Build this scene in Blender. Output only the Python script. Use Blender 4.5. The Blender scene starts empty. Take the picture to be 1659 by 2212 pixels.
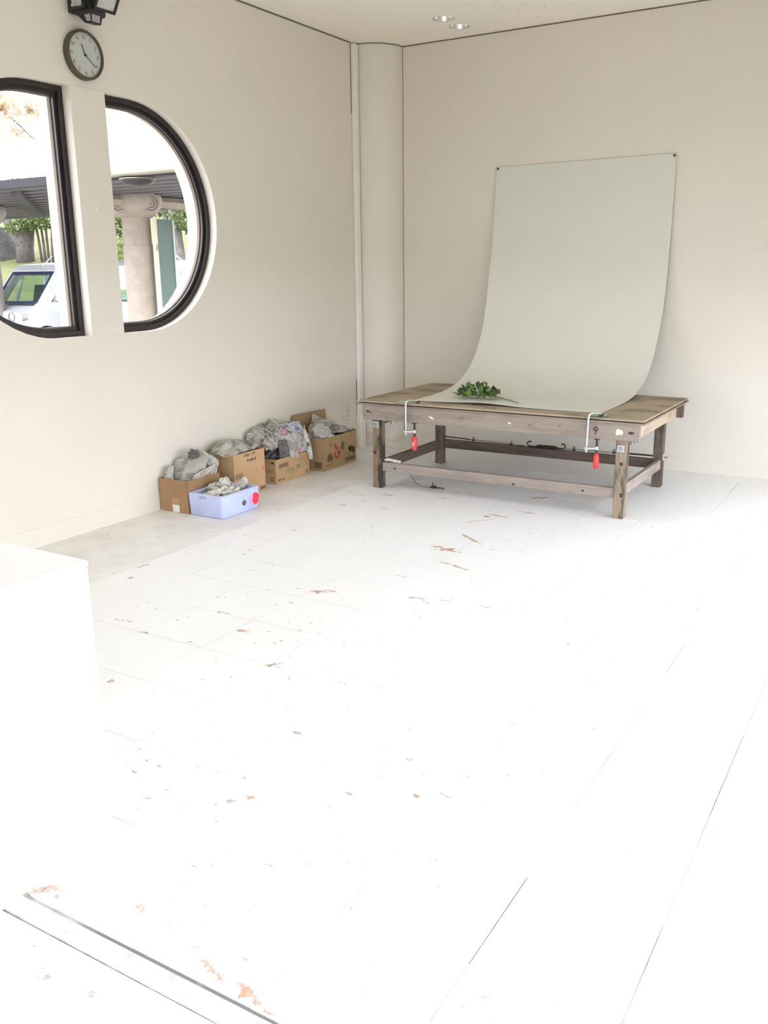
import bpy, bmesh, math, random
import numpy as np
from mathutils import Vector, Matrix

# ------------------------------------------------------------------ camera, sky, exposure
sc = bpy.context.scene
COL = sc.collection
cam_d = bpy.data.cameras.new('camera'); cam = bpy.data.objects.new('camera', cam_d); COL.objects.link(cam)
cam_d.sensor_fit = 'HORIZONTAL'; cam_d.sensor_width = 36.0
cam_d.lens = 1943.398 / 1659 * 36.0
cam_d.clip_start = 0.05; cam_d.clip_end = 300
def cam_matrix(yaw, pitch, roll, loc):
    cy, sy, cp, sp = math.cos(yaw), math.sin(yaw), math.cos(pitch), math.sin(pitch)
    f = Vector((-sy*cp, cy*cp, -sp)); r = Vector((cy, sy, 0)); u = r.cross(f)
    cr, sr = math.cos(roll), math.sin(roll)
    r2 = cr*r + sr*u; u2 = -sr*r + cr*u; b = -f
    return Matrix(((r2.x, u2.x, b.x, loc[0]), (r2.y, u2.y, b.y, loc[1]), (r2.z, u2.z, b.z, loc[2]), (0, 0, 0, 1)))
cam.matrix_world = cam_matrix(0.541966, 0.261939, -0.010998, (4.21829, -6.918135, 1.5))
sc.camera = cam

SKY = 1.0
w = bpy.data.worlds.new('overcast_sky'); sc.world = w; w.use_nodes = True
bg = w.node_tree.nodes['Background']; bg.inputs[0].default_value = (0.91, 0.97, 1.10, 1); bg.inputs[1].default_value = SKY
sc.view_settings.view_transform = 'Standard'; sc.view_settings.look = 'None'
sc.view_settings.exposure = 3.0; sc.view_settings.gamma = 1.0; sc.view_settings.use_curve_mapping = False
sc.cycles.use_denoising = True
sc.cycles.max_bounces = 10; sc.cycles.diffuse_bounces = 7; sc.cycles.glossy_bounces = 4
sc.cycles.transmission_bounces = 6; sc.cycles.transparent_max_bounces = 16
sc.cycles.caustics_reflective = False; sc.cycles.caustics_refractive = False
sc.cycles.sample_clamp_indirect = 6.0

H = 3.2435            # ceiling height
RX = 4.5              # right wall, placed for the light; its glazing is unseen and assumed
FY = -9.0             # wall behind the camera
HEADF = 2.3           # head of the added, unseen front glazing, tuned to light the back wall
HEAD = 1.5            # head of the unseen right glazing, kept low to dim the walls
def portal(name, size, loc, rot):
    d = bpy.data.lights.new(name, 'AREA'); d.shape = 'RECTANGLE'; d.size, d.size_y = size
    d.cycles.is_portal = True
    o = bpy.data.objects.new(name, d); COL.objects.link(o); o.location = loc; o.rotation_euler = rot
portal('daylight_portal', (HEAD, 8.2), (RX+0.10, -4.75, HEAD/2), (0, math.pi/2, 0))
portal('daylight_portal', (3.2, HEADF), (2.8, FY-0.10, HEADF/2), (math.pi/2, 0, 0))
portal('daylight_portal', (1.4, 2.1), (-0.27, -3.08, 1.825), (0, -math.pi/2, 0))

random.seed(7)
rng = np.random.default_rng(11)
PI = math.pi

# ------------------------------------------------------------------ materials
def hexlin(r, g, b):
    f = lambda c: (c/255/12.92) if c/255 <= 0.04045 else ((c/255+0.055)/1.055)**2.4
    return (f(r), f(g), f(b), 1)
def newmat(name):
    m = bpy.data.materials.new(name); m.use_nodes = True
    nt = m.node_tree; p = nt.nodes['Principled BSDF']
    return m, nt, p
def N(nt, t, **kw):
    n = nt.nodes.new(t)
    for k, v in kw.items(): setattr(n, k, v)
    return n
def coords(nt, kind='Object', scale=(1, 1, 1), rot=(0, 0, 0)):
    tc = N(nt, 'ShaderNodeTexCoord'); mp = N(nt, 'ShaderNodeMapping')
    mp.inputs['Scale'].default_value = scale; mp.inputs['Rotation'].default_value = rot
    nt.links.new(tc.outputs[kind], mp.inputs['Vector']); return mp.outputs[0]
def noise(nt, vec, scale, detail=3, rough=0.55):
    n = N(nt, 'ShaderNodeTexNoise'); n.inputs['Scale'].default_value = scale
    n.inputs['Detail'].default_value = detail; n.inputs['Roughness'].default_value = rough
    nt.links.new(vec, n.inputs['Vector']); return n.outputs['Fac']
def ramp(nt, fac, stops, interp='LINEAR'):
    r = N(nt, 'ShaderNodeValToRGB'); r.color_ramp.interpolation = interp
    e = r.color_ramp.elements
    while len(e) < len(stops): e.new(0.5)
    for el, (p, c) in zip(e, stops): el.position = p; el.color = c if len(c) == 4 else (*c, 1)
    nt.links.new(fac, r.inputs[0]); return r.outputs[0]
def mix(nt, fac, a, b, mode='MIX'):
    n = N(nt, 'ShaderNodeMix', data_type='RGBA', blend_type=mode)
    for s, v in ((n.inputs[0], fac), (n.inputs[6], a), (n.inputs[7], b)):
        if hasattr(v, 'links') or isinstance(v, bpy.types.NodeSocket): nt.links.new(v, s)
        else: s.default_value = v
    return n.outputs[2]
def math_n(nt, op, a, b=None, c=None):
    n = N(nt, 'ShaderNodeMath', operation=op)
    for i, v in enumerate((a, b, c)):
        if v is None: continue
        if isinstance(v, bpy.types.NodeSocket): nt.links.new(v, n.inputs[i])
        else: n.inputs[i].default_value = v
    return n.outputs[0]
def bump(nt, p, fac, strength, dist=0.002):
    b = N(nt, 'ShaderNodeBump'); b.inputs['Strength'].default_value = strength; b.inputs['Distance'].default_value = dist
    nt.links.new(fac, b.inputs['Height']); nt.links.new(b.outputs[0], p.inputs['Normal'])
def plain(name, col, rough=0.5, metal=0.0, var=0.08, scale=14, bstr=0.05):
    m, nt, p = newmat(name)
    v = coords(nt); f = noise(nt, v, scale, 4)
    lo = tuple(c*(1-var) for c in col[:3]); hi = tuple(min(1, c*(1+var)) for c in col[:3])
    c = ramp(nt, f, [(0.3, lo), (0.7, hi)])
    nt.links.new(c, p.inputs['Base Color']); p.inputs['Roughness'].default_value = rough; p.inputs['Metallic'].default_value = metal
    if bstr: bump(nt, p, f, bstr)
    return m
def wood(name, c1, c2, axis, stain=(0.1, 0.08, 0.06), amount=0.5, seedoff=0.0, rough=0.75, blotchy=False, lo=0.49, hi=0.66):
    m, nt, p = newmat(name)
    s = [26, 26, 26]; s[axis] = 1.6
    v = coords(nt, 'Object', tuple(s)); v.node.inputs['Location'].default_value = (seedoff, seedoff*2, seedoff*3)
    g = noise(nt, v, 1.6, 6, 0.65)
    c = ramp(nt, g, [(0.25, c1), (0.75, c2)])
    s2 = [9, 9, 9]; s2[axis] = 2.0
    if blotchy: s2 = [2.6, 4.5, 4.5]
    v2 = coords(nt, 'Object', tuple(s2)); v2.node.inputs['Location'].default_value = (seedoff*1.7, seedoff, 4+seedoff)
    k = noise(nt, v2, 1.5, 5, 0.6)
    km = ramp(nt, k, [(lo, (0, 0, 0)), (hi, (amount, amount, amount))])
    c = mix(nt, km, c, (*stain, 1))
    nt.links.new(c, p.inputs['Base Color']); p.inputs['Roughness'].default_value = rough
    bump(nt, p, g, 0.35, 0.002)
    return m

M = {}
# walls: warm white emulsion, faint roller texture and a few scuffs near the floor
def wall_mat():
    m, nt, p = newmat('wall_paint')
    v = coords(nt, 'Object'); f = noise(nt, v, 1.3, 4)
    c = ramp(nt, f, [(0.3, (0.693, 0.648, 0.562)), (0.7, (0.718, 0.673, 0.586))])
    sp = noise(nt, v, 9, 6, 0.7)
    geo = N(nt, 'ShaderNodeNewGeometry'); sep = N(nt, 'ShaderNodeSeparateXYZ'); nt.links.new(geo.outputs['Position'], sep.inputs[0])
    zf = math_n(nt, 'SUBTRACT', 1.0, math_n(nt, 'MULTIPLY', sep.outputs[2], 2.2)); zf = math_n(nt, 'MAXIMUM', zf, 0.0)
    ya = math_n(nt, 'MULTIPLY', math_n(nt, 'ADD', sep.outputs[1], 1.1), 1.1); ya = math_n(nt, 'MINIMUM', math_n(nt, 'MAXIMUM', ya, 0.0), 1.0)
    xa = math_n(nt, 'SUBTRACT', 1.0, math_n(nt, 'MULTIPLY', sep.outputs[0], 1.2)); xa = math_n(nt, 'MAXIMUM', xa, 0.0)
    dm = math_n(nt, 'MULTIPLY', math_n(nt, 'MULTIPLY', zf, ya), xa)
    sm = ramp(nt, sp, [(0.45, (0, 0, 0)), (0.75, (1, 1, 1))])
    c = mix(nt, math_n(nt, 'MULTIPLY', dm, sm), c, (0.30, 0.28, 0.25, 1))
    nt.links.new(c, p.inputs['Base Color']); p.inputs['Roughness'].default_value = 0.55
    bump(nt, p, noise(nt, v, 130, 2), 0.06, 0.001)
    return m
M['wall'] = wall_mat()
def ceil_mat():
    m, nt, p = newmat('ceiling_board')
    v = coords(nt, 'Object'); f = noise(nt, v, 30, 3, 0.6)
    c = ramp(nt, f, [(0.27, (0.52, 0.49, 0.42)), (0.33, (0.89, 0.84, 0.735))])
    nt.links.new(c, p.inputs['Base Color']); p.inputs['Roughness'].default_value = 0.8
    bump(nt, p, f, 0.05, 0.002); return m
M['ceiling'] = ceil_mat()
M['gap_shade'] = plain('joint_shade_and_dirt', (0.16, 0.135, 0.09), 0.9)  # dark colour stands in for the shadow gap and caulk dirt at joints
def joint_mat():
    m, nt, p = newmat('tile_bedding')
    v = coords(nt); f = noise(nt, v, 2.2, 4, .6)
    c = ramp(nt, f, [(0.42, (0.80, 0.795, 0.78)), (0.56, (0.20, 0.195, 0.19))]); nt.links.new(c, p.inputs['Base Color']); p.inputs['Roughness'].default_value = .8
    return m
M['joint'] = joint_mat()
M['threshold'] = plain('worn_threshold_paint', (0.66, 0.64, 0.61), 0.5, var=0.28, scale=18)
M['wallwhite'] = plain('gloss_white_paint', (0.80, 0.775, 0.71), 0.4, var=0.02)

# floor: white painted tiles, paint chipped to terracotta and grey
CHIPS = [  # x, y, half length, half width, angle, kind (0 terracotta, 1 grey)
 (2.466,-5.694,.036,.012,60,0),(2.492,-5.683,.016,.007,20,0),(2.515,-5.70,.013,.005,30,0),(2.732,-5.62,.012,.009,10,0),(2.937,-5.66,.014,.006,30,0),
 (3.00,-5.685,.022,.004,-25,0),(3.029,-5.693,.03,.005,-25,0),(3.06,-5.70,.018,.004,-25,0),(3.122,-5.70,.03,.010,-20,0),(3.15,-5.705,.02,.006,-25,0),(3.194,-5.72,.016,.006,-10,0),
 (.775,-3.683,.05,.008,80,0),(.861,-3.858,.016,.012,70,0),(1.817,-4.125,.024,.012,15,0),(2.143,-4.338,.022,.012,50,0),(1.694,-4.761,.016,.010,20,0),
 (1.823,-3.555,.035,.02,40,0),(1.87,-3.52,.03,.01,10,0),(2.052,-2.649,.05,.024,30,0),(2.10,-2.66,.045,.010,-10,0),(1.98,-2.63,.03,.014,0,0),(2.071,-2.393,.10,.012,-35,0),
 (1.949,-1.904,.03,.016,-40,0),(2.026,-1.862,.06,.012,-5,0),(1.96,-2.02,.09,.006,50,0),(2.08,-1.288,.07,.018,40,0),(2.244,-2.893,.05,.010,-20,0),(2.17,-2.87,.04,.008,-5,0),
 (3.081,-4.861,.012,.008,0,0),(2.655,-5.115,.011,.008,0,0),(2.62,-5.154,.008,.008,0,1),(2.052,-3.161,.035,.005,0,1),(2.409,-3.372,.018,.010,0,0),(2.545,-4.729,.022,.005,0,1),
 (2.33,-3.42,.05,.004,-30,0),(2.28,-3.40,.05,.006,20,0),(2.62,-3.35,.05,.005,-10,1),(2.15,-1.70,.05,.010,0,0),(1.5,-1.62,.03,.006,0,1),(1.12,-1.72,.035,.010,0,1),
 (0.95,-1.80,.03,.006,0,1),(1.06,-1.95,.025,.007,10,1),(1.3,-2.05,.03,.006,0,1),(1.0,-2.1,.03,.008,0,1),(1.6,-4.0,.03,.006,10,1),(1.45,-4.35,.025,.01,0,1),(1.25,-4.30,.02,.008,0,1)]
def floor_mat(name, base, chips=True, dirt=0.0):
    m, nt, p = newmat(name)
    geo = N(nt, 'ShaderNodeNewGeometry'); pos = geo.outputs['Position']
    f = noise(nt, pos, 1.1, 4)
    c = ramp(nt, f, [(0.3, tuple(x*0.97 for x in base)), (0.7, base)])
    if dirt:
        d = noise(nt, pos, 3.0, 5, 0.6)
        dm = ramp(nt, d, [(0.4, (0, 0, 0)), (0.8, (dirt, dirt, dirt))])
        c = mix(nt, dm, c, (0.42, 0.37, 0.32, 1))
    if chips:
        nd = N(nt, 'ShaderNodeTexNoise'); nd.inputs['Scale'].default_value = 80; nd.inputs['Detail'].default_value = 4
        nt.links.new(pos, nd.inputs['Vector'])
        vm = N(nt, 'ShaderNodeVectorMath', operation='MULTIPLY_ADD')
        nt.links.new(nd.outputs['Color'], vm.inputs[0]); vm.inputs[1].default_value = (0.05, 0.05, 0.0)
        vs = N(nt, 'ShaderNodeVectorMath', operation='SUBTRACT'); nt.links.new(pos, vs.inputs[0]); vs.inputs[1].default_value = (0.025, 0.025, 0)
        nt.links.new(vs.outputs[0], vm.inputs[2])
        acc = [None, None]
        for x, y, a, b, ang, k in CHIPS:
            mp = N(nt, 'ShaderNodeMapping', vector_type='TEXTURE')
            mp.inputs['Location'].default_value = (x, y, 0); mp.inputs['Rotation'].default_value = (0, 0, math.radians(ang)); mp.inputs['Scale'].default_value = (a*.85, b*.62, 1)
            nt.links.new(vm.outputs[0], mp.inputs[0])
            ln = N(nt, 'ShaderNodeVectorMath', operation='LENGTH'); nt.links.new(mp.outputs[0], ln.inputs[0])
            acc[k] = ln.outputs['Value'] if acc[k] is None else math_n(nt, 'MINIMUM', acc[k], ln.outputs['Value'])
        # random flecks
        mp = N(nt, 'ShaderNodeMapping'); mp.inputs['Scale'].default_value = (1, 1.9, 1); mp.inputs['Rotation'].default_value = (0, 0, 0.25); nt.links.new(pos, mp.inputs[0])
        s1 = noise(nt, mp.outputs[0], 17, 3, 0.6); area = noise(nt, pos, 1.6, 2)
        s1 = math_n(nt, 'ADD', s1, math_n(nt, 'MULTIPLY', area, 0.16))
        g1 = ramp(nt, s1, [(0.772, (0, 0, 0)), (0.787, (1, 1, 1))])
        mp2 = N(nt, 'ShaderNodeMapping'); mp2.inputs['Location'].default_value = (5, 3, 0); mp2.inputs['Scale'].default_value = (1, 2.2, 1); nt.links.new(pos, mp2.inputs[0])
        s2 = noise(nt, mp2.outputs[0], 14, 4, 0.6); s2 = math_n(nt, 'ADD', s2, math_n(nt, 'MULTIPLY', area, 0.12))
        g2 = ramp(nt, s2, [(0.785, (0, 0, 0)), (0.80, (1, 1, 1))])
        shade = ramp(nt, noise(nt, pos, 45, 2), [(0.35, (0.46, 0.28, 0.20)), (0.65, (0.60, 0.41, 0.31))])
        c = mix(nt, g1, c, (0.44, 0.40, 0.37, 1)); c = mix(nt, g2, c, shade)
        fr_ = math_n(nt, 'MULTIPLY', math_n(nt, 'SUBTRACT', 0.56, noise(nt, pos, 38, 3, .6)), 5.0)
        acc = [math_n(nt, 'SUBTRACT', a_, fr_) for a_ in acc]
        c = mix(nt, math_n(nt, 'LESS_THAN', acc[1], 1.0), c, (0.45, 0.42, 0.40, 1))
        c = mix(nt, math_n(nt, 'LESS_THAN', acc[0], 1.0), c, shade)
    nt.links.new(c, p.inputs['Base Color']); p.inputs['Roughness'].default_value = 0.5
    bump(nt, p, noise(nt, pos, 22, 3), 0.04, 0.001)
    return m
M['tile'] = floor_mat('white_floor_paint', (0.88, 0.885, 0.88))
M['border'] = floor_mat('worn_white_floor_paint', (0.86, 0.85, 0.83), True, 0.38)
M['frontfloor'] = floor_mat('cream_floor_paint', (0.82, 0.80, 0.755), True, 0.15)

M['frame'] = plain('dark_bronze_aluminium', (0.035, 0.026, 0.026), 0.35, 0.3, bstr=0)
M['facadeframe'] = plain('grey_aluminium', (0.45, 0.45, 0.46), 0.4, 0.6, bstr=0)
M['seal'] = plain('aged_sealant', (0.20, 0.155, 0.11), 0.7)
def glass_mat(name, tint=(1, 1, 1), gloss=0.06):
    m = bpy.data.materials.new(name); m.use_nodes = True; nt = m.node_tree; nt.nodes.clear()
    out = N(nt, 'ShaderNodeOutputMaterial'); t = N(nt, 'ShaderNodeBsdfTransparent'); t.inputs[0].default_value = (*tint, 1)
    g = N(nt, 'ShaderNodeBsdfGlossy'); g.inputs['Roughness'].default_value = 0.02
    lw = N(nt, 'ShaderNodeLayerWeight'); lw.inputs[0].default_value = 0.25
    f = math_n(nt, 'MULTIPLY', lw.outputs['Fresnel'], gloss*4); f = math_n(nt, 'MINIMUM', f, 0.5)
    mx = N(nt, 'ShaderNodeMixShader'); nt.links.new(f, mx.inputs[0]); nt.links.new(t.outputs[0], mx.inputs[1]); nt.links.new(g.outputs[0], mx.inputs[2])
    nt.links.new(mx.outputs[0], out.inputs[0]); return m
M['glass'] = glass_mat('window_glass', (0.985, 0.985, 0.985), 0.04)
M['carglass'] = glass_mat('tinted_car_glass', (0.90, 0.95, 0.91), 0.10)

M['ply_top'] = wood('plywood_top', (0.34, 0.27, 0.185), (0.41, 0.33, 0.235), 0, (0.13, 0.10, 0.075), 0.65, 1.0, blotchy=True, lo=0.5, hi=0.64)
M['ply_under'] = wood('plywood_under', (0.21, 0.16, 0.115), (0.34, 0.265, 0.20), 0, (0.10, 0.08, 0.06), 0.8, 3.0)
M['apron_front'] = wood('apron_board', (0.235, 0.193, 0.155), (0.345, 0.288, 0.238), 0, (0.15, 0.12, 0.095), 0.55, 5.0, lo=0.5, hi=0.66)
M['apron_lit'] = wood('side_board_lit', (0.45, 0.35, 0.25), (0.58, 0.47, 0.35), 1, (0.30, 0.22, 0.16), 0.5, 7.0)  # right side board: its sunlit tone is put into the colour
M['leg_a'] = wood('leg_wood', (0.17, 0.115, 0.075), (0.31, 0.225, 0.16), 2, (0.035, 0.024, 0.017), 0.95, 9.0, lo=0.46, hi=0.57)
M['leg_b'] = wood('leg_wood_pale', (0.22, 0.165, 0.11), (0.37, 0.29, 0.205), 2, (0.055, 0.038, 0.026), 0.85, 13.0, lo=0.49, hi=0.59)
M['leg_shaded'] = wood('leg_wood_shaded', (0.12, 0.09, 0.065), (0.19, 0.15, 0.11), 2, (0.04, 0.03, 0.02), 0.8, 15.0)  # back and inner table parts: shade put into the darker wood colour
M['rail'] = wood('rail_wood', (0.265, 0.22, 0.187), (0.375, 0.318, 0.275), 0, (0.22, 0.17, 0.14), 0.5, 17.0)
M['rail_shaded'] = wood('rail_wood_shaded', (0.095, 0.065, 0.048), (0.15, 0.105, 0.08), 0, (0.04, 0.03, 0.02), 0.7, 19.0)  # back rail coloured darker for the shade under the table
M['rail_side'] = wood('rail_wood_side', (0.30, 0.245, 0.205), (0.41, 0.345, 0.30), 1, (0.2, 0.15, 0.12), 0.5, 21.0)
M['rail_side_shaded'] = wood('rail_wood_side_shaded', (0.11, 0.08, 0.06), (0.17, 0.125, 0.095), 1, (0.05, 0.04, 0.03), 0.6, 23.0)  # left side pieces: shaded copy of the side wood
M['steel'] = plain('zinc_steel', (0.62, 0.64, 0.66), 0.3, 0.9, bstr=0)
M['bolt'] = plain('dull_bolt_steel', (0.38, 0.39, 0.40), 0.45, 0.8, bstr=0)
M['darksteel'] = plain('dark_steel', (0.055, 0.05, 0.045), 0.45, 0.6, bstr=0.1)
M['wire'] = plain('steel_wire', (0.20, 0.185, 0.165), 0.4, 0.8, bstr=0)
M['red'] = plain('red_plastic', (0.78, 0.045, 0.04), 0.4, var=0.05, bstr=0)
M['green'] = plain('green_tape', (0.30, 0.60, 0.30), 0.6, var=0.05)
M['masking'] = plain('cream_tape', (0.78, 0.68, 0.52), 0.7)
M['paper'] = plain('white_paper', (0.655, 0.655, 0.585), 0.65, var=0.01, scale=2, bstr=0)
M['leaf'] = None
def leaf_mat(name, cols, trans=0.25):
    m, nt, p = newmat(name)
    geo = N(nt, 'ShaderNodeNewGeometry'); oi = N(nt, 'ShaderNodeObjectInfo')
    r = math_n(nt, 'FRACT', math_n(nt, 'ADD', geo.outputs['Random Per Island'], oi.outputs['Random']))
    st = [(i/(len(cols)-1), c) for i, c in enumerate(cols)]
    c = ramp(nt, r, st); nt.links.new(c, p.inputs['Base Color']); p.inputs['Roughness'].default_value = 0.55
    tr = N(nt, 'ShaderNodeBsdfTranslucent'); nt.links.new(c, tr.inputs[0])
    mx = N(nt, 'ShaderNodeMixShader'); mx.inputs[0].default_value = trans
    out = [n for n in nt.nodes if n.type == 'OUTPUT_MATERIAL'][0]
    nt.links.new(p.outputs[0], mx.inputs[1]); nt.links.new(tr.outputs[0], mx.inputs[2]); nt.links.new(mx.outputs[0], out.inputs[0])
    return m
M['sprigleaf'] = leaf_mat('sprig_leaf', [(0.045, 0.105, 0.022), (0.09, 0.175, 0.035), (0.14, 0.24, 0.055), (0.06, 0.115, 0.05)], 0.15)
M['twig'] = plain('twig', (0.12, 0.13, 0.075), 0.7)
M['black'] = plain('black_plastic', (0.012, 0.012, 0.012), 0.4, bstr=0)
M['blacksensor'] = plain('charcoal_plastic', (0.02, 0.022, 0.021), 0.35, bstr=0)
M['lens'] = plain('lamp_lens', (0.50, 0.49, 0.45), 0.15, bstr=0)
M['sensorlens'] = plain('sensor_lens', (0.30, 0.30, 0.32), 0.4, bstr=0)
M['clockrim'] = plain('olive_brown_rim', (0.085, 0.075, 0.05), 0.45, 0.2, bstr=0)
M['clockface'] = plain('clock_dial', (0.48, 0.50, 0.46), 0.5, var=0.02, bstr=0)
M['clockink'] = plain('clock_ink', (0.07, 0.065, 0.055), 0.5, bstr=0)
M['chrome'] = plain('bright_reflector', (0.80, 0.79, 0.74), 0.12, 1.0, bstr=0)
M['outlet'] = plain('outlet_plastic', (0.62, 0.595, 0.53), 0.4, bstr=0)
M['plinth'] = plain('white_plinth_paint', (0.87, 0.875, 0.88), 0.5, var=0.01, scale=3, bstr=0.02)
def card_mat(name, base, off=0.0):
    m, nt, p = newmat(name)
    v = coords(nt, 'Object', (1, 1, 1)); v.node.inputs['Location'].default_value = (off, off, off)
    f = noise(nt, v, 5, 4); fl = noise(nt, coords(nt, 'Object', (120, 120, 3)), 1, 2)
    c = ramp(nt, f, [(0.3, tuple(x*0.86 for x in base)), (0.7, tuple(x*1.08 for x in base))])
    c = mix(nt, 0.12, c, ramp(nt, fl, [(0.3, tuple(x*0.7 for x in base)), (0.7, tuple(x*1.2 for x in base))]))
    nt.links.new(c, p.inputs['Base Color']); p.inputs['Roughness'].default_value = 0.75
    bump(nt, p, fl, 0.08, 0.001); return m
M['cardA'] = card_mat('cardboard_brown', (0.33, 0.195, 0.098), 1)
M['cardB'] = card_mat('cardboard_tan', (0.49, 0.315, 0.165), 2)
M['cardC'] = card_mat('cardboard_tan_worn', (0.47, 0.30, 0.15), 3)
M['cardD'] = card_mat('cardboard_dark_tan', (0.36, 0.235, 0.115), 4)
M['foam'] = plain('lavender_polystyrene', (0.50, 0.545, 0.76), 0.6, var=0.07, scale=10)
M['foamin'] = plain('grey_polystyrene', (0.36, 0.40, 0.54), 0.7, var=0.1, scale=10)
M['inkblack'] = plain('black_print', (0.045, 0.035, 0.022), 0.7, var=0.2, scale=60, bstr=0)
M['inkbrown'] = plain('brown_print', (0.13, 0.088, 0.045), 0.7, var=0.3, scale=70, bstr=0)
M['inkred'] = plain('red_print', (0.42, 0.045, 0.035), 0.7, var=0.2, scale=50, bstr=0)
M['inkpink'] = plain('faded_red_print', (0.52, 0.17, 0.12), 0.7, var=0.25, scale=60, bstr=0)
M['inkgreen'] = plain('green_print', (0.18, 0.26, 0.08), 0.7, var=0.3, scale=60, bstr=0)
M['labelwhite'] = plain('white_label', (0.72, 0.70, 0.62), 0.6)
M['tapeclear'] = plain('brown_parcel_tape', (0.40, 0.25, 0.135), 0.3)
M['sprayred'] = plain('red_spray', (0.80, 0.03, 0.07), 0.6, var=0.25, scale=30, bstr=0)
M['spraypink'] = plain('pink_spray', (0.72, 0.33, 0.55), 0.6, var=0.2, scale=30, bstr=0)
M['spraygrey'] = plain('grey_spray', (0.10, 0.09, 0.10), 0.7, var=0.4, scale=40, bstr=0)
def news_mat(name, paper=(0.39, 0.372, 0.33), dark=0.93, colour=None, off=0.0, sc_=(3.2, 5.5)):
    m, nt, p = newmat(name)
    tc = N(nt, 'ShaderNodeTexCoord'); mp = N(nt, 'ShaderNodeMapping'); mp.inputs['Scale'].default_value = (sc_[0], sc_[1], 1); mp.inputs['Location'].default_value = (off, off*1.3, 0)
    nt.links.new(tc.outputs['UV'], mp.inputs[0])
    vo = N(nt, 'ShaderNodeTexVoronoi', distance='CHEBYCHEV'); vo.inputs['Scale'].default_value = 1.0; vo.inputs['Randomness'].default_value = 0.55
    nt.links.new(mp.outputs[0], vo.inputs['Vector'])
    sepc = N(nt, 'ShaderNodeSeparateColor'); nt.links.new(vo.outputs['Color'], sepc.inputs[0])
    r = sepc.outputs[0]
    mp2 = N(nt, 'ShaderNodeMapping'); mp2.inputs['Scale'].default_value = (3, 70, 1); nt.links.new(tc.outputs['UV'], mp2.inputs[0])
    ln = N(nt, 'ShaderNodeTexWave', wave_type='BANDS', bands_direction='Y'); ln.inputs['Scale'].default_value = 0.35; ln.inputs['Distortion'].default_value = 1.5
    nt.links.new(mp2.outputs[0], ln.inputs['Vector'])
    txt = tuple(x*0.5 for x in paper)
    lines = ramp(nt, ln.outputs['Fac'], [(0.35, paper), (0.6, txt)])
    fine = noise(nt, mp2.outputs[0], 9, 3)
    lines = mix(nt, math_n(nt, 'MULTIPLY', fine, 0.35), lines, tuple(x*0.5 for x in paper)+(1,))
    stops = [(0.0, (1, 1, 1)), (0.62, (0, 0, 0))]
    istext = ramp(nt, r, stops, 'CONSTANT')
    isdark = ramp(nt, r, [(0, (0, 0, 0)), (dark, (1, 1, 1))], 'CONSTANT')
    edge = ramp(nt, vo.outputs['Distance'], [(0.40, (0, 0, 0)), (0.44, (1, 1, 1))])
    blotch = noise(nt, mp.outputs[0], 6, 3)
    c = mix(nt, istext, (*paper, 1), lines)
    dk = ramp(nt, blotch, [(0.40, (0.055, 0.05, 0.045)), (0.62, (0.24, 0.228, 0.205))])
    c = mix(nt, isdark, c, dk)
    if colour:
        iscol = ramp(nt, sepc.outputs[1], [(0, (0, 0, 0)), (colour[1], (1, 1, 1))], 'CONSTANT')
        cc = ramp(nt, blotch, [(0.35, colour[0]), (0.65, tuple(min(1, x*1.4+0.1) for x in colour[0]))])
        c = mix(nt, iscol, c, cc)
    c = mix(nt, edge, c, (*paper, 1))
    nt.links.new(c, p.inputs['Base Color']); p.inputs['Roughness'].default_value = 0.8
    return m
M['news'] = [news_mat('newsprint', off=0.0, dark=0.97), news_mat('newsprint_headline', dark=0.80, off=2.1),
             news_mat('newsprint_pink', (0.42, 0.40, 0.38), 0.9, ((0.44, 0.13, 0.16), 0.72), 4.4), news_mat('newsprint_dark', (0.34, 0.33, 0.30), 0.55, None, 6.3),
             news_mat('newsprint_blue', (0.44, 0.44, 0.45), 0.9, ((0.08, 0.09, 0.21), 0.62), 8.8), news_mat('newsprint_plain', (0.42, 0.41, 0.36), 1.0, None, 11.0, (2, 2)),
             news_mat('newsprint_advert', (0.45, 0.42, 0.38), 0.9, ((0.30, 0.16, 0.10), 0.45), 13.0, (3, 2)), news_mat('newsprint_black', (0.13, 0.12, 0.12), 0.3, None, 15.0),
             news_mat('newsprint_white', (0.56, 0.54, 0.48), 0.96, None, 17.0)]
# outside
M['asphalt'] = plain('pale_pavement', (0.30, 0.28, 0.25), 0.9, var=0.12, scale=2)
def grass_mat():
    m, nt, p = newmat('lawn_grass'); v = coords(nt, 'Object')
    f = noise(nt, v, 1.2, 6, 0.7); c = ramp(nt, f, [(0.3, (0.060, 0.070, 0.010)), (0.5, (0.085, 0.090, 0.014)), (0.7, (0.11, 0.105, 0.022))])
    nt.links.new(c, p.inputs['Base Color']); p.inputs['Roughness'].default_value = 0.9; bump(nt, p, noise(nt, v, 30, 3), 0.5, 0.03); return m
M['grass'] = grass_mat()
M['deck'] = plain('canopy_decking', (0.13, 0.115, 0.118), 0.7, var=0.12, scale=3)
M['deckbeam'] = plain('canopy_beam', (0.06, 0.054, 0.055), 0.7, var=0.15, scale=5)
M['fascia'] = plain('canopy_fascia', (0.024, 0.022, 0.023), 0.9, var=0.06)
M['gutter'] = plain('cream_gutter', (0.20, 0.175, 0.125), 0.5, var=0.05)
M['concrete'] = plain('rosy_concrete', (0.37, 0.305, 0.245), 0.85, var=0.12, scale=6, bstr=0.3)
M['concrete2'] = plain('grey_concrete', (0.36, 0.31, 0.285), 0.85, var=0.12, scale=6, bstr=0.3)
M['boardgreen'] = plain('green_board', (0.085, 0.135, 0.10), 0.6, var=0.1, scale=2)
M['boardedge'] = plain('cream_board_edge', (0.70, 0.60, 0.42), 0.6)
M['bark'] = plain('bark', (0.085, 0.068, 0.057), 0.9, var=0.4, scale=9, bstr=0.6)
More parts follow.
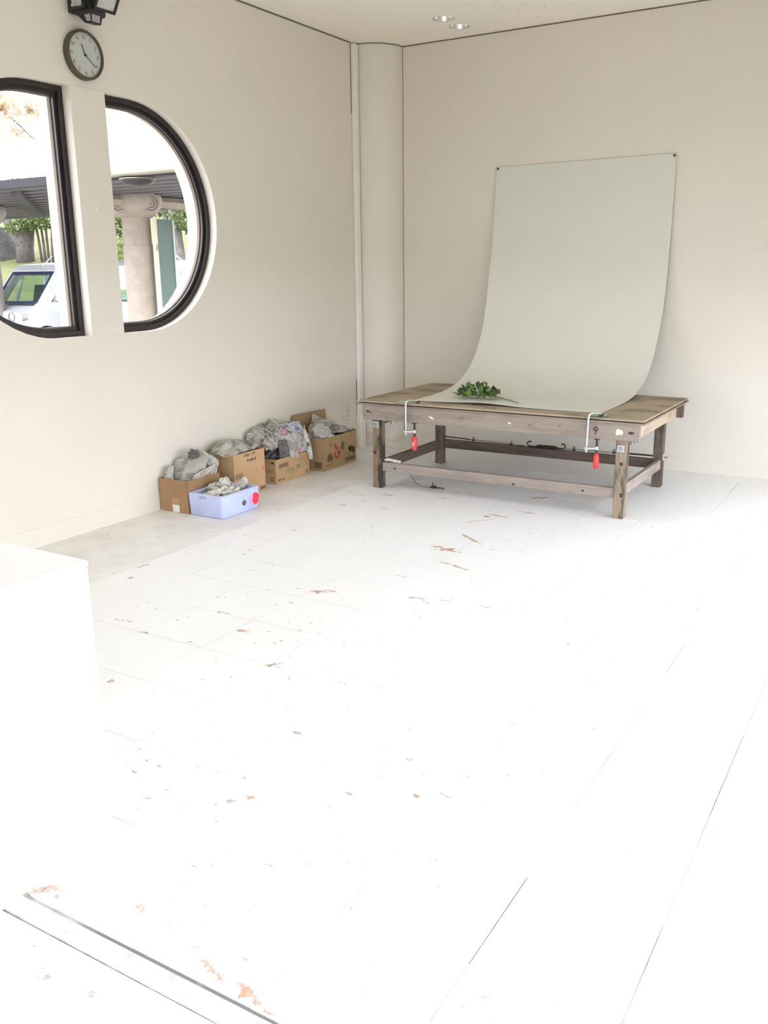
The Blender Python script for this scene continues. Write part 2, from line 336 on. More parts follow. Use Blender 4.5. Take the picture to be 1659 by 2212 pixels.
M['barkpale'] = plain('pale_bark', (0.15, 0.13, 0.115), 0.9, var=0.4, scale=7, bstr=0.6)
M['foliage'] = leaf_mat('tree_foliage', [(0.06, 0.085, 0.020), (0.10, 0.13, 0.032), (0.15, 0.175, 0.05), (0.07, 0.095, 0.026)], 0.35)
M['autumn'] = leaf_mat('autumn_foliage', [(0.50, 0.36, 0.24), (0.56, 0.45, 0.29), (0.48, 0.35, 0.28), (0.54, 0.48, 0.29)], 0.5)
M['hedge'] = leaf_mat('hedge_foliage', [(0.085, 0.125, 0.018), (0.14, 0.185, 0.03), (0.19, 0.23, 0.05)], 0.3)
M['mound'] = plain('weathered_thatch', (0.055, 0.05, 0.043), 0.95, var=0.45, scale=14, bstr=0.6)
M['carwhite'] = plain('white_car_paint', (0.88, 0.88, 0.88), 0.25, var=0.01, bstr=0)
M['carblue'] = plain('dark_rubber_seal', (0.035, 0.04, 0.09), 0.5, bstr=0)
M['tyre'] = plain('tyre_rubber', (0.03, 0.03, 0.035), 0.8)
M['cargrey'] = plain('grey_trim', (0.24, 0.24, 0.25), 0.4, bstr=0)
M['headlamp'] = plain('headlamp_glass', (0.52, 0.52, 0.52), 0.1, 0.6, bstr=0)
M['maroon'] = plain('maroon_lamp', (0.20, 0.03, 0.055), 0.3, bstr=0)
M['seat'] = plain('teal_grey_seat', (0.05, 0.085, 0.075), 0.8)

# ------------------------------------------------------------------ builders
def empty(name, loc=(0, 0, 0)):
    o = bpy.data.objects.new(name, None); COL.objects.link(o); o.location = loc; o.empty_display_size = 0.1; return o
def tag(o, label=None, cat=None, group=None, kind=None):
    if label: o['label'] = label
    if cat: o['category'] = cat
    if group: o['group'] = group
    if kind: o['kind'] = kind
    return o
def thing(name, loc, label, cat, group=None): return tag(empty(name, loc), label, cat, group)
def wloc(o):
    v = Vector((0, 0, 0))
    while o is not None: v = v + o.location; o = o.parent
    return v
def link_mesh(name, me, parent=None, at=None):
    o = bpy.data.objects.new(name, me); COL.objects.link(o)
    if parent is not None: o.parent = parent
    if at is not None: o.location = at
    return o
class B:
    def __init__(s): s.bm = bmesh.new(); s.uv = None
    def box(s, x0, x1, y0, y1, z0, z1, bevel=0.0, rot=None, pivot=None):
        vs = [s.bm.verts.new((x, y, z)) for z in (z0, z1) for y in (y0, y1) for x in (x0, x1)]
        fs = [s.bm.faces.new([vs[i] for i in q]) for q in ((0, 2, 3, 1), (4, 5, 7, 6), (0, 1, 5, 4), (2, 6, 7, 3), (0, 4, 6, 2), (1, 3, 7, 5))]
        if bevel:
            es = list({e for f in fs for e in f.edges})
            r = bmesh.ops.bevel(s.bm, geom=es, offset=bevel, segments=1, affect='EDGES', profile=0.5)
            vs = list({v for f in r['faces'] for v in f.verts} | {v for v in vs if v.is_valid})
        if rot is not None:
            c = Vector(pivot) if pivot else Vector(((x0+x1)/2, (y0+y1)/2, (z0+z1)/2))
            bmesh.ops.rotate(s.bm, verts=[v for v in vs if v.is_valid], cent=c, matrix=rot)
        return s
    def tube(s, pts, r, seg=8, caps=True):
        pts = [Vector(p) for p in pts]; rs = r if hasattr(r, '__len__') else [r]*len(pts)
        rings = []; up = None
        for i, p in enumerate(pts):
            d = (pts[min(i+1, len(pts)-1)] - pts[max(i-1, 0)]).normalized()
            if up is None:
                a = Vector((0, 0, 1)) if abs(d.z) < 0.9 else Vector((1, 0, 0)); up = (a - a.dot(d)*d).normalized()
            else:
                up = (up - up.dot(d)*d); up = up.normalized() if up.length > 1e-6 else d.orthogonal().normalized()
            sd = d.cross(up)
            rings.append([s.bm.verts.new(p + rs[i]*(math.cos(t)*up + math.sin(t)*sd)) for t in (2*PI*k/seg for k in range(seg))])
        for a, b in zip(rings, rings[1:]):
            for k in range(seg): s.bm.faces.new((a[k], a[(k+1) % seg], b[(k+1) % seg], b[k]))
        if caps: s.bm.faces.new(rings[0][::-1]); s.bm.faces.new(rings[-1])
        return s
    def lathe(s, prof, c, axis='z', seg=24, a0=0.0, a1=2*PI):
        c = Vector(c); full = abs(a1-a0-2*PI) < 1e-6; n = seg if full else seg+1
        fr = {'z': (Vector((1, 0, 0)), Vector((0, 1, 0)), Vector((0, 0, 1))), 'x': (Vector((0, 1, 0)), Vector((0, 0, 1)), Vector((1, 0, 0))), 'y': (Vector((0, 0, 1)), Vector((1, 0, 0)), Vector((0, 1, 0)))}[axis]
        rings = []
        for r, h in prof:
            if r < 1e-6: rings.append([s.bm.verts.new(c + h*fr[2])]*n)
            else: rings.append([s.bm.verts.new(c + h*fr[2] + r*(math.cos(t)*fr[0] + math.sin(t)*fr[1])) for t in (a0+(a1-a0)*k/seg for k in range(n))])
        for a, b in zip(rings, rings[1:]):
            for k in range(n if full else n-1):
                q = [a[k], a[(k+1) % n], b[(k+1) % n], b[k]]; u = []
                for v in q:
                    if v not in u: u.append(v)
                if len(u) > 2:
                    try: s.bm.faces.new(u)
                    except ValueError: pass
        return s
    def prism(s, poly, vec):
        vec = Vector(vec); a = [s.bm.verts.new(p) for p in poly]; b = [s.bm.verts.new(Vector(p)+vec) for p in poly]; n = len(a)
        s.bm.faces.new(a[::-1]); s.bm.faces.new(b)
        for k in range(n): s.bm.faces.new((a[k], a[(k+1) % n], b[(k+1) % n], b[k]))
        return s
    def quad(s, pts): s.bm.faces.new([s.bm.verts.new(p) for p in pts]); return s
    def build(s, name, mat, parent=None, smooth=False, recalc=True):
        if recalc: bmesh.ops.recalc_face_normals(s.bm, faces=s.bm.faces[:])
        if parent is not None:
            off = wloc(parent); bmesh.ops.translate(s.bm, verts=s.bm.verts[:], vec=-off)
        me = bpy.data.meshes.new(name); s.bm.to_mesh(me); s.bm.free(); me.materials.append(mat)
        if smooth is True:
            for p in me.polygons: p.use_smooth = True
        elif smooth:
            me.polygons.foreach_set('use_smooth', [True]*len(me.polygons)); me.set_sharp_from_angle(angle=math.radians(smooth))
        return link_mesh(name, me, parent)
def struct(o): o['kind'] = 'structure'; return o
def copy_tree(o, parent=None):
    c = o.copy(); COL.objects.link(c); c.parent = parent
    for ch in list(o.children): copy_tree(ch, c)
    return c
def face_pt(face, v, u, z, w=0.0):
    """'x+': a face looking +x at x=v, u runs along y.  'y-': a face looking -y at y=v, u runs along x."""
    return (v+w, u, z) if face == 'x+' else (u, v-w, z)
def face_vec(face, w): return (w, 0, 0) if face == 'x+' else (0, -w, 0)
def mark(name, face, v, polys, mat, parent, t=0.0006, w=0.0):
    b = B()
    for pl in polys: b.prism([face_pt(face, v, u, z, w) for u, z in pl], face_vec(face, t))
    return b.build(name, mat, parent)
def marks(name, face, v, polys, mat, parent, t=0.0006):
    for pl in polys: mark(name, face, v, [pl], mat, parent, t)
def rect(u0, z0, u1, z1): return [(u0, z0), (u1, z0), (u1, z1), (u0, z1)]
def ring_rect(u0, z0, u1, z1, t): return [rect(u0, z0, u1, z0+t), rect(u0, z1-t, u1, z1), rect(u0, z0+t, u0+t, z1-t), rect(u1-t, z0+t, u1, z1-t)]
def stroke(pts, t):
    out = []
    for (a, b), (c, d) in zip(pts, pts[1:]):
        L = math.hypot(c-a, d-b) or 1; nx, nz = -(d-b)/L*t/2, (c-a)/L*t/2
        out.append([(a-nx, b-nz), (c-nx, d-nz), (c+nx, d+nz), (a+nx, b+nz)])
    return out
def scribble(u, z, n, size, pitch, t, seed):
    r = random.Random(seed); out = []
    for i in range(n):
        cu = u + i*pitch
        for _ in range(3):
            a = [(cu+r.uniform(-.45, .45)*size, z+r.uniform(-.5, .5)*size*1.3) for _ in range(3)]
            out += stroke(a, t)
    return out
def text_bm(body, size, depth=0.0006):
    cu = bpy.data.curves.new('text', 'FONT'); cu.body = body; cu.size = size; cu.align_x = 'CENTER'; cu.align_y = 'CENTER'; cu.extrude = depth/2; cu.resolution_u = 3
    o = bpy.data.objects.new('text', cu); COL.objects.link(o)
    dg = bpy.context.evaluated_depsgraph_get(); me = bpy.data.meshes.new_from_object(o.evaluated_get(dg))
    bm = bmesh.new(); bm.from_mesh(me); bpy.data.objects.remove(o); bpy.data.meshes.remove(me); bpy.data.curves.remove(cu)
    return bm
def text_on(face, v, u, z, body, size, b, w=0.0003, sx=1.0, bold=0.0):
    bm = text_bm(body, size)
    me = bpy.data.meshes.new('t')
    for vv in bm.verts:
        x, y, d = vv.co; vv.co = face_pt(face, v, u + x*sx, z + y, d+w)
    bm.to_mesh(me); bm.free(); b.bm.from_mesh(me); bpy.data.meshes.remove(me)
def holed_slab(outer, holes, to3d, thick_vec):
    """flat wall with holes, extruded by thick_vec; outer and holes are 2D loops."""
    b = B(); bm = b.bm; es = []
    for lp in [outer]+holes:
        vs = [bm.verts.new(to3d(*p)) for p in lp]
        es += [bm.edges.new((vs[i], vs[(i+1) % len(vs)])) for i in range(len(vs))]
    bmesh.ops.triangle_fill(bm, use_beauty=True, use_dissolve=False, edges=es)
    fs = bm.faces[:]
    r = bmesh.ops.extrude_face_region(bm, geom=fs)
    bmesh.ops.translate(bm, verts=[g for g in r['geom'] if isinstance(g, bmesh.types.BMVert)], vec=thick_vec)
    return b

# ------------------------------------------------------------------ room shell
YB, YF = 0.0, FY
CZ, CR, CY0, CY1 = 1.825, 0.675, -3.425, -2.728     # stadium window: centre height, radius, arc centres
def stadium(r, n=28):
    pts = [(CY1 + r*math.cos(t), CZ + r*math.sin(t)) for t in np.linspace(-PI/2, PI/2, n)]
    pts += [(CY0 + r*math.cos(t), CZ + r*math.sin(t)) for t in np.linspace(PI/2, 3*PI/2, n)]
    return [(float(a), float(b)) for a, b in pts]
WT = 0.26
wl = holed_slab([(YF-.2, -0.12), (YB+.2, -0.12), (YB+.2, H), (YF-.2, H)], [stadium(CR)], lambda y, z: (0, y, z), (-WT, 0, 0))
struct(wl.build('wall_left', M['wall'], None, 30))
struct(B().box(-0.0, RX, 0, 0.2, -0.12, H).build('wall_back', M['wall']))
wr = B()
wr.box(RX, RX+.2, YF, -8.85, -.12, H).box(RX, RX+.2, -0.65, 0.0, -.12, H).box(RX, RX+.2, -8.85, -0.65, HEAD, H)
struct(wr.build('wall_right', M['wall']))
wf = B()
wf.box(0, 1.2, YF-.2, YF, -.12, H).box(4.4, RX+.2, YF-.2, YF, -.12, H).box(1.2, 4.4, YF-.2, YF, HEADF, H)
struct(wf.build('wall_front', M['wall']))
DL = [(0.925, -0.545), (0.925, -0.288)]; DR = 0.078
def circ(c, r, n=32): return [(c[0]+r*math.cos(2*PI*k/n), c[1]+r*math.sin(2*PI*k/n)) for k in range(n)]
struct(holed_slab([(-WT, YF-.2), (RX+.2, YF-.2), (RX+.2, .2), (-WT, .2)], [circ(c, DR) for c in DL], lambda x, y: (x, y, H), (0, 0, 0.15)).build('ceiling', M['ceiling']))
struct(B().box(-WT, RX+.2, YF-.2, .2, H+.15, H+.3).build('trim_7', M['fascia']))      # roof slab above the ceiling
# corner column, trunking beside it, dark strips standing in for shadow gaps and caulk dirt
struct(B().lathe([(.275, 0), (.275, H)], (0, 0, 0), 'z', 20, -PI/2, 0).build('trim_1', M['wall'], None, True))
struct(B().lathe([(.278, 0), (.278, .105), (.275, .106)], (0, 0, 0), 'z', 20, -PI/2, 0).build('baseboard_corner', M['wall'], None, 40))
tr = B().box(0.001, .034, -.352, -.29, 0.0, H-.012, .004).box(0.001, .040, -.356, -.286, 0.30, 0.42, .004).box(0.001, .046, -.36, -.282, 0.0, .30, .004)
struct(tr.build('trim_2', M['wallwhite']))
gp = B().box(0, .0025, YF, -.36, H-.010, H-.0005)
struct(gp.build('shade_strip_left', M['gap_shade']))
struct(B().box(.275, RX, -.0025, 0, H-.009, H-.0005).build('shade_strip_back', M['gap_shade']))
struct(B().lathe([(.2775, H-.008), (.2775, H-.0005)], (0, 0, 0), 'z', 16, -PI/2, 0).build('shade_strip_column', M['gap_shade']))
struct(B().box(.2745, .2785, -.0025, 0, 0, H-.009).box(.0005, .003, -.357, -.3525, 2.72, H-.01).box(.0005, .003, -.3575, -.352, .28, .60).build('shade_strip_corner', M['gap_shade']))  # also dark strips painted for the shade beside the trunking
struct(B().box(0, .0035, YF, -.36, 0, .1105).build('baseboard_left', M['wall']))
struct(B().box(.2755, RX, -.0035, 0, 0, .106).build('baseboard_back', M['wall']))

# floor: slab, raised tile field, border, threshold, front floor
fl = struct(B().box(-WT, RX, -5.735, .2, -.12, -.005).build('floor', M['joint']))
TP = 0.3446; X0 = 0.746; Y0 = -5.728
def tile_mesh(gap):
    b = B(); h = TP/2 - gap; b.box(-h, h, -h, h, -.005, 0); bm = b.bm
    me = bpy.data.meshes.new('tile'); bm.to_mesh(me); bm.free(); me.materials.append(M['tile']); return me
tms = [tile_mesh(g) for g in (.0006, .0010, .0016, .0024)]
nx = 11; ny = 16
for j in range(ny):
    for i in range(nx):
        o = link_mesh('tile', tms[rng.choice(4, p=[.3, .35, .25, .1])], fl, (X0+TP*(i+.5), Y0+TP*(j+.5), float(rng.uniform(-.0001, .0))))
ye = Y0+TP*ny
b = B().box(0, X0-.001, -5.735, 0, -.005, 0)
b.build('border_panel', M['border'], fl)
xe = X0+TP*nx
B().box(xe+.001, RX, -5.735, 0, -.005, 0).box(X0+.001, xe, ye+.001, 0, -.005, -.0002).build('outer_panel', M['tile'], fl)
struct(B().box(-0, RX, -5.786, -5.7355, -.12, -.0025, .002).build('trim_8', M['threshold']))
struct(B().box(-WT, RX, YF, -5.79, -.12, -.012).build('floor_front', M['frontfloor']))

# ------------------------------------------------------------------ stadium window
MY0, MY1 = -3.203, -2.953                # mullion
def half_loop(r, y, side, n=36):
    """closed D shape: arc of radius r at the outer side, straight edge at y."""
    if side > 0:
        pts = [(CY1 + r*math.cos(t), CZ + r*math.sin(t)) for t in np.linspace(-PI/2, PI/2, n)]
        return [(float(a), float(b)) for a, b in pts] + [(y, CZ + r), (y, CZ - r)]
    pts = [(CY0 + r*math.cos(t), CZ + r*math.sin(t)) for t in np.linspace(PI/2, 3*PI/2, n)]
    return [(float(a), float(b)) for a, b in pts] + [(y, CZ - r), (y, CZ + r)]
win = struct(empty('window_1', (0, (CY0+CY1)/2, CZ)))
mu = B().box(-WT, .004, MY0, MY1, CZ-CR-.004, CZ+CR+.002, .002).build('mullion', M['wall'], win)
B().lathe([(.011, 0), (.011, .004), (0, .005)], (.004, -3.089, 1.862), 'x', 10).build('screw', M['wallwhite'], mu)
hk = [(.005, -3.078 + .045*math.sin(t), 1.268 - .046*math.cos(t)) for t in np.linspace(-.9, 1.45, 14)]
B().tube(hk, .003, 6).build('hook_mark', M['wall'], mu)
for side, ye_ in ((1, MY1), (-1, MY0)):
    fr = struct(empty('window_%d' % (2 if side > 0 else 3), (-.1, CY1 if side > 0 else CY0, CZ)))
    s = side
    def ringslab(r0, r1, d0, d1, x0, x1):
        o = half_loop(r0, ye_ + s*d0, side); i = half_loop(r1, ye_ + s*d1, side)
        b = B(); vs = []
        for lp, x in ((o, x0), (i, x0), (i, x1), (o, x1)): vs.append([b.bm.verts.new((x, y, z)) for y, z in lp])
        n = len(o)
        for k in range(4):
            a, c = vs[k], vs[(k+1) % 4]
            for j in range(n): b.bm.faces.new((a[j], a[(j+1) % n], c[(j+1) % n], c[j]))
        return b
    a = ringslab(CR-.0005, CR-.030, 0.0005, .030, -.058, -.115); a.build('outer_frame', M['frame'], fr, 30)
    a = ringslab(CR-.030, CR-.052, .030, .052, -.078, -.110); a.build('sash_frame', M['frame'], fr, 30)
    a = ringslab(CR-.052, CR-.058, .052, .058, -.100, -.122); a.build('glazing_seal', M['seal'], fr, 30)
    lp = half_loop(CR-.055, ye_+s*.055, side)
    B().prism([(-.112, y, z) for y, z in lp], (.005, 0, 0)).build('glass_pane', M['glass'], fr)
# glazed front on the right: unseen, assumed and shaped as a daylight source
wn = 4; lo, hi, n = -8.85, -0.65, 6
for k in range(n):
    a, c = lo+(hi-lo)*k/n, lo+(hi-lo)*(k+1)/n
    wo = struct(empty('window_%d' % wn, (RX, (a+c)/2, 0))); wn += 1
    e = B().box(RX+.06, RX+.12, a, a+.04, 0, HEAD).box(RX+.06, RX+.12, c-.04, c, 0, HEAD).box(RX+.06, RX+.12, a+.04, c-.04, HEAD-.06, HEAD).box(RX+.06, RX+.12, a+.04, c-.04, 0, .06)
    e.build('window_frame', M['facadeframe'], wo)
    B().box(RX+.085, RX+.093, a+.04, c-.04, .06, HEAD-.06).build('glass_pane', M['glass'], wo)
lo, hi, n = 1.2, 4.4, 3  # unseen glazing behind the camera, added to light the back wall
for k in range(n):
    a, c = lo+(hi-lo)*k/n, lo+(hi-lo)*(k+1)/n
    wo = struct(empty('window_%d' % wn, ((a+c)/2, YF, 0))); wn += 1
    e = B().box(a, a+.04, YF-.12, YF-.06, 0, HEADF).box(c-.04, c, YF-.12, YF-.06, 0, HEADF).box(a+.04, c-.04, YF-.12, YF-.06, HEADF-.06, HEADF).box(a+.04, c-.04, YF-.12, YF-.06, 0, .06)
    e.build('window_frame', M['facadeframe'], wo)
    B().box(a+.04, c-.04, YF-.093, YF-.085, .06, HEADF-.06).build('glass_pane', M['glass'], wo)
#@@PART2

# ------------------------------------------------------------------ plinths
t = thing('plinth', (2.0, -5.70, -.0), 'large white painted plinth at the left edge with its grey-white top in view', 'plinth')
B().box(1.55, 2.433, -5.98, -5.428, -.012, .772, .004).build('body', M['plinth'], t)
B().box(1.548, 2.435, -5.982, -5.426, .774, .792, .004).build('top_board', M['plinth'], t)
t = thing('plinth', (2.3, -6.40, -.012), 'white plinth corner at the bottom left, nearest the camera', 'plinth')
B().box(1.95, 2.734, -6.80, -6.003, -.012, .60, .004).build('body', M['plinth'], t)
B().box(1.948, 2.736, -6.802, -6.001, .602, .62, .004).build('top_board', M['plinth'], t)

# ------------------------------------------------------------------ work table
tb = thing('work_table', (1.82, -1.06, 0), 'low weathered wooden work table with a plywood top in the far corner', 'table')
B().box(.812, 2.822, -1.602, -.486, .6135, .6255, .0015).build('tabletop', M['ply_top'], tb)
B().box(.806, 2.826, -1.606, -.482, .596, .6070, .002).build('under_sheet', M['ply_under'], tb)
B().box(.85, 2.785, -1.565, -.52, .6070, .6135).build('packing_sheet', M['leg_shaded'], tb)
B().box(.850, 2.798, -1.600, -1.570, .494, .597, .002).build('front_apron', M['apron_front'], tb)
B().box(.842, 2.808, -.552, -.520, .494, .597, .002).build('back_apron', M['leg_shaded'], tb)
B().box(2.732, 2.764, -1.570, -.552, .494, .597, .002).build('side_apron', M['apron_lit'], tb)
B().box(.888, .908, -1.570, -.552, .494, .597, .002).build('side_apron', M['rail_side_shaded'], tb)
def leg(x0, x1, y0, y1, mat):
    b = B().box(x0, x1, y0, y1, 0, .597, .0035)
    return b.build('leg', mat, tb)
lFL = leg(.909, .977, -1.570, -1.505, M['leg_a']); lFR = leg(2.651, 2.718, -1.570, -1.505, M['leg_b'])
lBL = leg(.909, .974, -.618, -.554, M['leg_shaded']); lBR = leg(2.638, 2.703, -.618, -.554, M['leg_shaded'])
def knot(x, z, rx, rz, par, y):
    pts = [(x+rx*math.cos(a)*(1+.25*math.sin(3*a)), z+rz*math.sin(a)*(1+.2*math.cos(2*a))) for a in np.linspace(0, 2*PI, 11)[:-1]]
    mark('knot', 'y-', y, [pts], M['inkblack'], par, .0008)
knot(.928, .255, .012, .016, lFL, -1.570); knot(2.690, .345, .011, .014, lFR, -1.570); knot(2.700, .150, .010, .016, lFR, -1.570)
for x, z, rx, rz in ((.893, .551, .011, .010), (.912, .545, .007, .009), (.869, .521, .004, .004), (2.748, .546, .018, .010), (2.30, .556, .004, .006), (2.10, .545, .006, .004), (1.62, .552, .005, .004), (.98, .575, .003, .003)):
    knot(x, z, rx, rz, tb, -1.600)
def chip_tape(pts): mark('tape_scrap', 'y-', -1.600, [pts], M['masking'], tb, .0008)
chip_tape([(1.372, .548), (1.398, .549), (1.414, .535), (1.417, .528), (1.392, .536)])
chip_tape([(1.952, .553), (1.972, .551), (1.973, .543), (1.955, .540)])
chip_tape([(2.655, .557), (2.668, .566), (2.692, .558), (2.700, .549), (2.696, .531), (2.655, .527)])
B().box(.977, 2.651, -1.552, -1.518, .122, .186, .002).build('front_rail', M['rail'], tb)
B().box(.974, 2.638, -.600, -.570, .128, .196, .002).build('back_rail', M['rail_shaded'], tb)
B().box(.922, .950, -1.505, -.618, .118, .190, .002).build('side_rail', M['rail_side_shaded'], tb)
B().box(2.668, 2.696, -1.505, -.618, .132, .200, .002).build('side_rail', M['rail_side'], tb)
for x, z in ((1.08, .150), (1.98, .138), (2.45, .148)):
    knot(x, z, .010, .008, tb, -1.552)
def plate(face, v, u, z, s, parent, mat):
    if face == 'y-':
        p_ = B().box(u-s, u+s, v-.004, v, z-s, z+s, .001).build('washer_plate', mat, parent)
        B().lathe([(0, -.016), (.009, -.016), (.010, -.014), (.010, -.005), (.014, -.004), (.014, 0)], (u, v-.003, z), 'y', 6).build('bolt', M['bolt'], p_)
    else:
        sx = 1 if face == 'x+' else -1
        a, c = (v, v+.004) if sx > 0 else (v-.004, v)
        p_ = B().box(a, c, u-s, u+s, z-s, z+s, .001).build('washer_plate', mat, parent)
        B().tube([(v, u, z), (v+sx*.030, u, z)], .006, 8).build('bolt', M['steel'], p_)
    return p_
plate('y-', -1.570, .941, .457, .022, tb, M['steel']); plate('y-', -1.570, 2.682, .441, .022, tb, M['steel'])
plate('x-', .909, -1.530, .232, .024, tb, M['darksteel']); plate('x+', 2.703, -.585, .213, .022, tb, M['steel'])
# tension wires: one along the back with a turnbuckle, one on each side
def wire_clip(par, x, y, z):
    b = B().box(x-.011, x+.011, y-.006, y+.006, z-.008, z+.004).tube([(x-.005, y, z), (x-.005, y, z+.022)], .003, 5).tube([(x+.006, y, z), (x+.006, y, z+.026)], .003, 5)
    b.build('wire_clip', M['darksteel'], par)
wz = .213; wy = -.582
bw = B().tube([(.974, wy, wz+.002), (1.30, wy, wz-.004), (1.666, wy, wz-.012)], .0035, 6).build('tension_wire', M['wire'], tb)
B().tube([(1.986, wy, wz-.006), (2.30, wy, wz-.002), (2.46, wy, wz+.002)], .003, 6).build('tension_wire', M['wire'], tb)
B().tube([(2.46, wy, wz+.002), (2.638, wy, wz+.003)], .006, 8).build('tie_rod', M['darksteel'], tb)
B().tube([(.974, wy, wz+.004), (1.10, wy, wz+.001), (1.20, wy, wz-.002)], .005, 8).build('tie_rod', M['darksteel'], tb)
for x, z in ((1.23, wz-.004), (1.55, wz-.010), (2.05, wz-.005), (2.35, wz)): wire_clip(tb, x, wy, z)
tk = B().tube([(1.755, wy, wz-.008), (1.775, wy, wz-.008), (1.90, wy, wz-.007), (1.925, wy, wz-.007)], [.008, .015, .015, .008], 8).build('turnbuckle', M['darksteel'], tb)
def hook(x0, x1, z, sgn):
    pts = [(x0, wy, z), (x1, wy, z)]
    for a in np.linspace(-PI/2, PI*0.75, 9): pts.append((x1+sgn*(.018*math.cos(a)), wy, z+.018+.018*math.sin(a)))
    return B().tube(pts, .0055, 7).build('hook', M['darksteel'], tk)
hook(1.755, 1.700, wz-.010, -1); hook(1.925, 1.965, wz-.008, 1)
for x, l in ((.942, 'L'), (2.684, 'R')):
    b = B().tube([(x, -1.505, .452), (x, -1.35, .456)], .006, 7).tube([(x, -1.35, .456), (x, -.618, .452)], .003, 6); b.build('tension_wire', M['wire'], tb)
    for y in (-1.37, -1.30): 
        B().tube([(x-.008, y, .455), (x+.008, y, .455)], .007, 6).tube([(x, y, .455), (x+.004, y, .43)], .003, 5).build('wire_clip', M['darksteel'], tb)
# bracket strip at the left leg and the screw eye on the apron
b = B().prism([(.980, -1.53, .205), (1.00, -1.53, .209), (1.004, -1.53, .215), (1.10, -1.53, .205), (1.118, -1.53, .207), (1.112, -1.53, .199), (1.120, -1.53, .192), (1.100, -1.53, .186), (1.02, -1.53, .196), (1.00, -1.53, .193), (.980, -1.53, .196)], (0, .004, 0))
br = b.build('bracket_strip', M['labelwhite'], tb)
B().tube([(.965, -1.525, .205), (1.03, -1.525, .204)], .005, 7).build('bolt', M['steel'], tb)
marks('hole', 'y-', -1.53, [[(1.056+.003*math.cos(a), .202+.003*math.sin(a)) for a in np.linspace(0, 2*PI, 9)[:-1]], [(1.093+.004*math.cos(a), .196+.004*math.sin(a)) for a in np.linspace(0, 2*PI, 9)[:-1]]], M['inkblack'], br)
pts = [(2.532+.011*math.sin(a), -1.604, .5555+.011*math.cos(a)) for a in np.linspace(PI, 3*PI, 17)]
B().tube(pts+[(2.532, -1.604, .535), (2.531, -1.603, .524)], .0032, 7).build('screw_eye', M['darksteel'], tb)

# loose wire on the floor
t = thing('loose_wire', (1.27, -1.40, 0), 'loose steel wire with a clip lying on the floor under the table', 'wire')
B().tube([(1.178, -1.512, .121), (1.186, -1.500, .095), (1.198, -1.47, .05), (1.215, -1.44, .018), (1.25, -1.41, .004), (1.30, -1.385, .004), (1.345, -1.372, .005), (1.385, -1.38, .005), (1.392, -1.392, .005), (1.375, -1.402, .005), (1.32, -1.402, .005)], .0028, 6).build('strand', M['wire'], t, True)
B().box(1.285, 1.325, -1.405, -1.38, .002, .014, .002).tube([(1.298, -1.392, .012), (1.298, -1.392, .042)], .004, 6).tube([(1.312, -1.392, .012), (1.314, -1.392, .030)], .003, 6).build('clip', M['darksteel'], t)

# ------------------------------------------------------------------ sweep of paper with its pins
Lp = [(-.010, 2.273), (-.040, 1.967), (-.086, 1.651), (-.143, 1.438), (-.195, 1.224), (-.262, 1.047), (-.396, .858), (-.565, .735), (-.737, .672), (-.916, .640), (-1.15, .629), (-1.455, .6278)]
Rp = [(-.010, 2.282), (-.016, 1.944), (-.034, 1.559), (-.075, 1.299), (-.141, 1.103), (-.275, .881), (-.449, .737), (-.677, .660), (-.86, .635), (-1.039, .629), (-1.25, .628), (-1.452, .6278)]
def resample(P, n):
    P = np.array(P); m = len(P); out = []
    for t_ in np.linspace(0, m-1, 8*m):
        i = min(int(t_), m-2); f = t_-i; p0, p1, p2, p3 = P[max(i-1, 0)], P[i], P[i+1], P[min(i+2, m-1)]
        out.append(.5*((2*p1)+(-p0+p2)*f+(2*p0-5*p1+4*p2-p3)*f*f+(-p0+3*p1-3*p2+p3)*f**3))
    out = np.array(out); d = np.concatenate([[0], np.cumsum(np.linalg.norm(np.diff(out, axis=0), axis=1))])
    q = np.linspace(0, d[-1], n); return np.stack([np.interp(q, d, out[:, k]) for k in range(2)], 1)
nr, ncx = 56, 22
L_, R_ = resample(Lp, nr), resample(Rp, nr)
b = B(); vs = []
for i in range(nr):
    s_ = i/(nr-1); row = []
    xl = 1.125 + .053*s_**1.5; xr = 2.510
    for j in range(ncx):
        u = j/(ncx-1); y, z = (1-u)*L_[i]+u*R_[i]
        lift = .013*math.exp(-((u-.40)/.16)**2)*max(0, (s_-.80)/.20)**2
        bow = .004*math.sin(PI*u)*math.sin(PI*s_)
        row.append(b.bm.verts.new((xl+(xr-xl)*u, y+bow, z+lift)))
    vs.append(row)
for i in range(nr-1):
    for j in range(ncx-1): b.bm.faces.new((vs[i][j], vs[i+1][j], vs[i+1][j+1], vs[i][j+1]))
pa = tag(b.build('paper_backdrop', M['paper'], None, True), 'large white paper sheet pinned to the wall and sweeping down onto the table', 'backdrop')
for x, z, w_ in ((1.140, 2.262, 'left'), (2.497, 2.268, 'right')):
    t = thing('pushpin', (x, -.011, z), 'dark push pin through the upper %s corner of the white paper sheet' % w_, 'pin', 'pins holding the paper sheet')
    B().lathe([(0, -.0115), (.008, -.0115), (.009, -.009), (.005, -.006), (.006, -.001), (0, -.001)], (x, -.011, z), 'y', 12).build('head', M['darksteel'], t)
    B().tube([(x, -.0125, z), (x, .004, z)], .0012, 6).build('shaft', M['steel'], t)

# green tape under the clamps
t = tag(B().box(1.105, 1.182, -1.575, -1.505, .6256, .6262).build('green_tape', M['green']), 'green tape patch at the left front corner of the paper', 'tape', 'tape on the paper corners')
t = tag(B().box(2.480, 2.572, -1.570, -1.500, .6290, .6297).build('green_tape', M['green']), 'green tape patch at the right front corner of the paper', 'tape', 'tape on the paper corners')
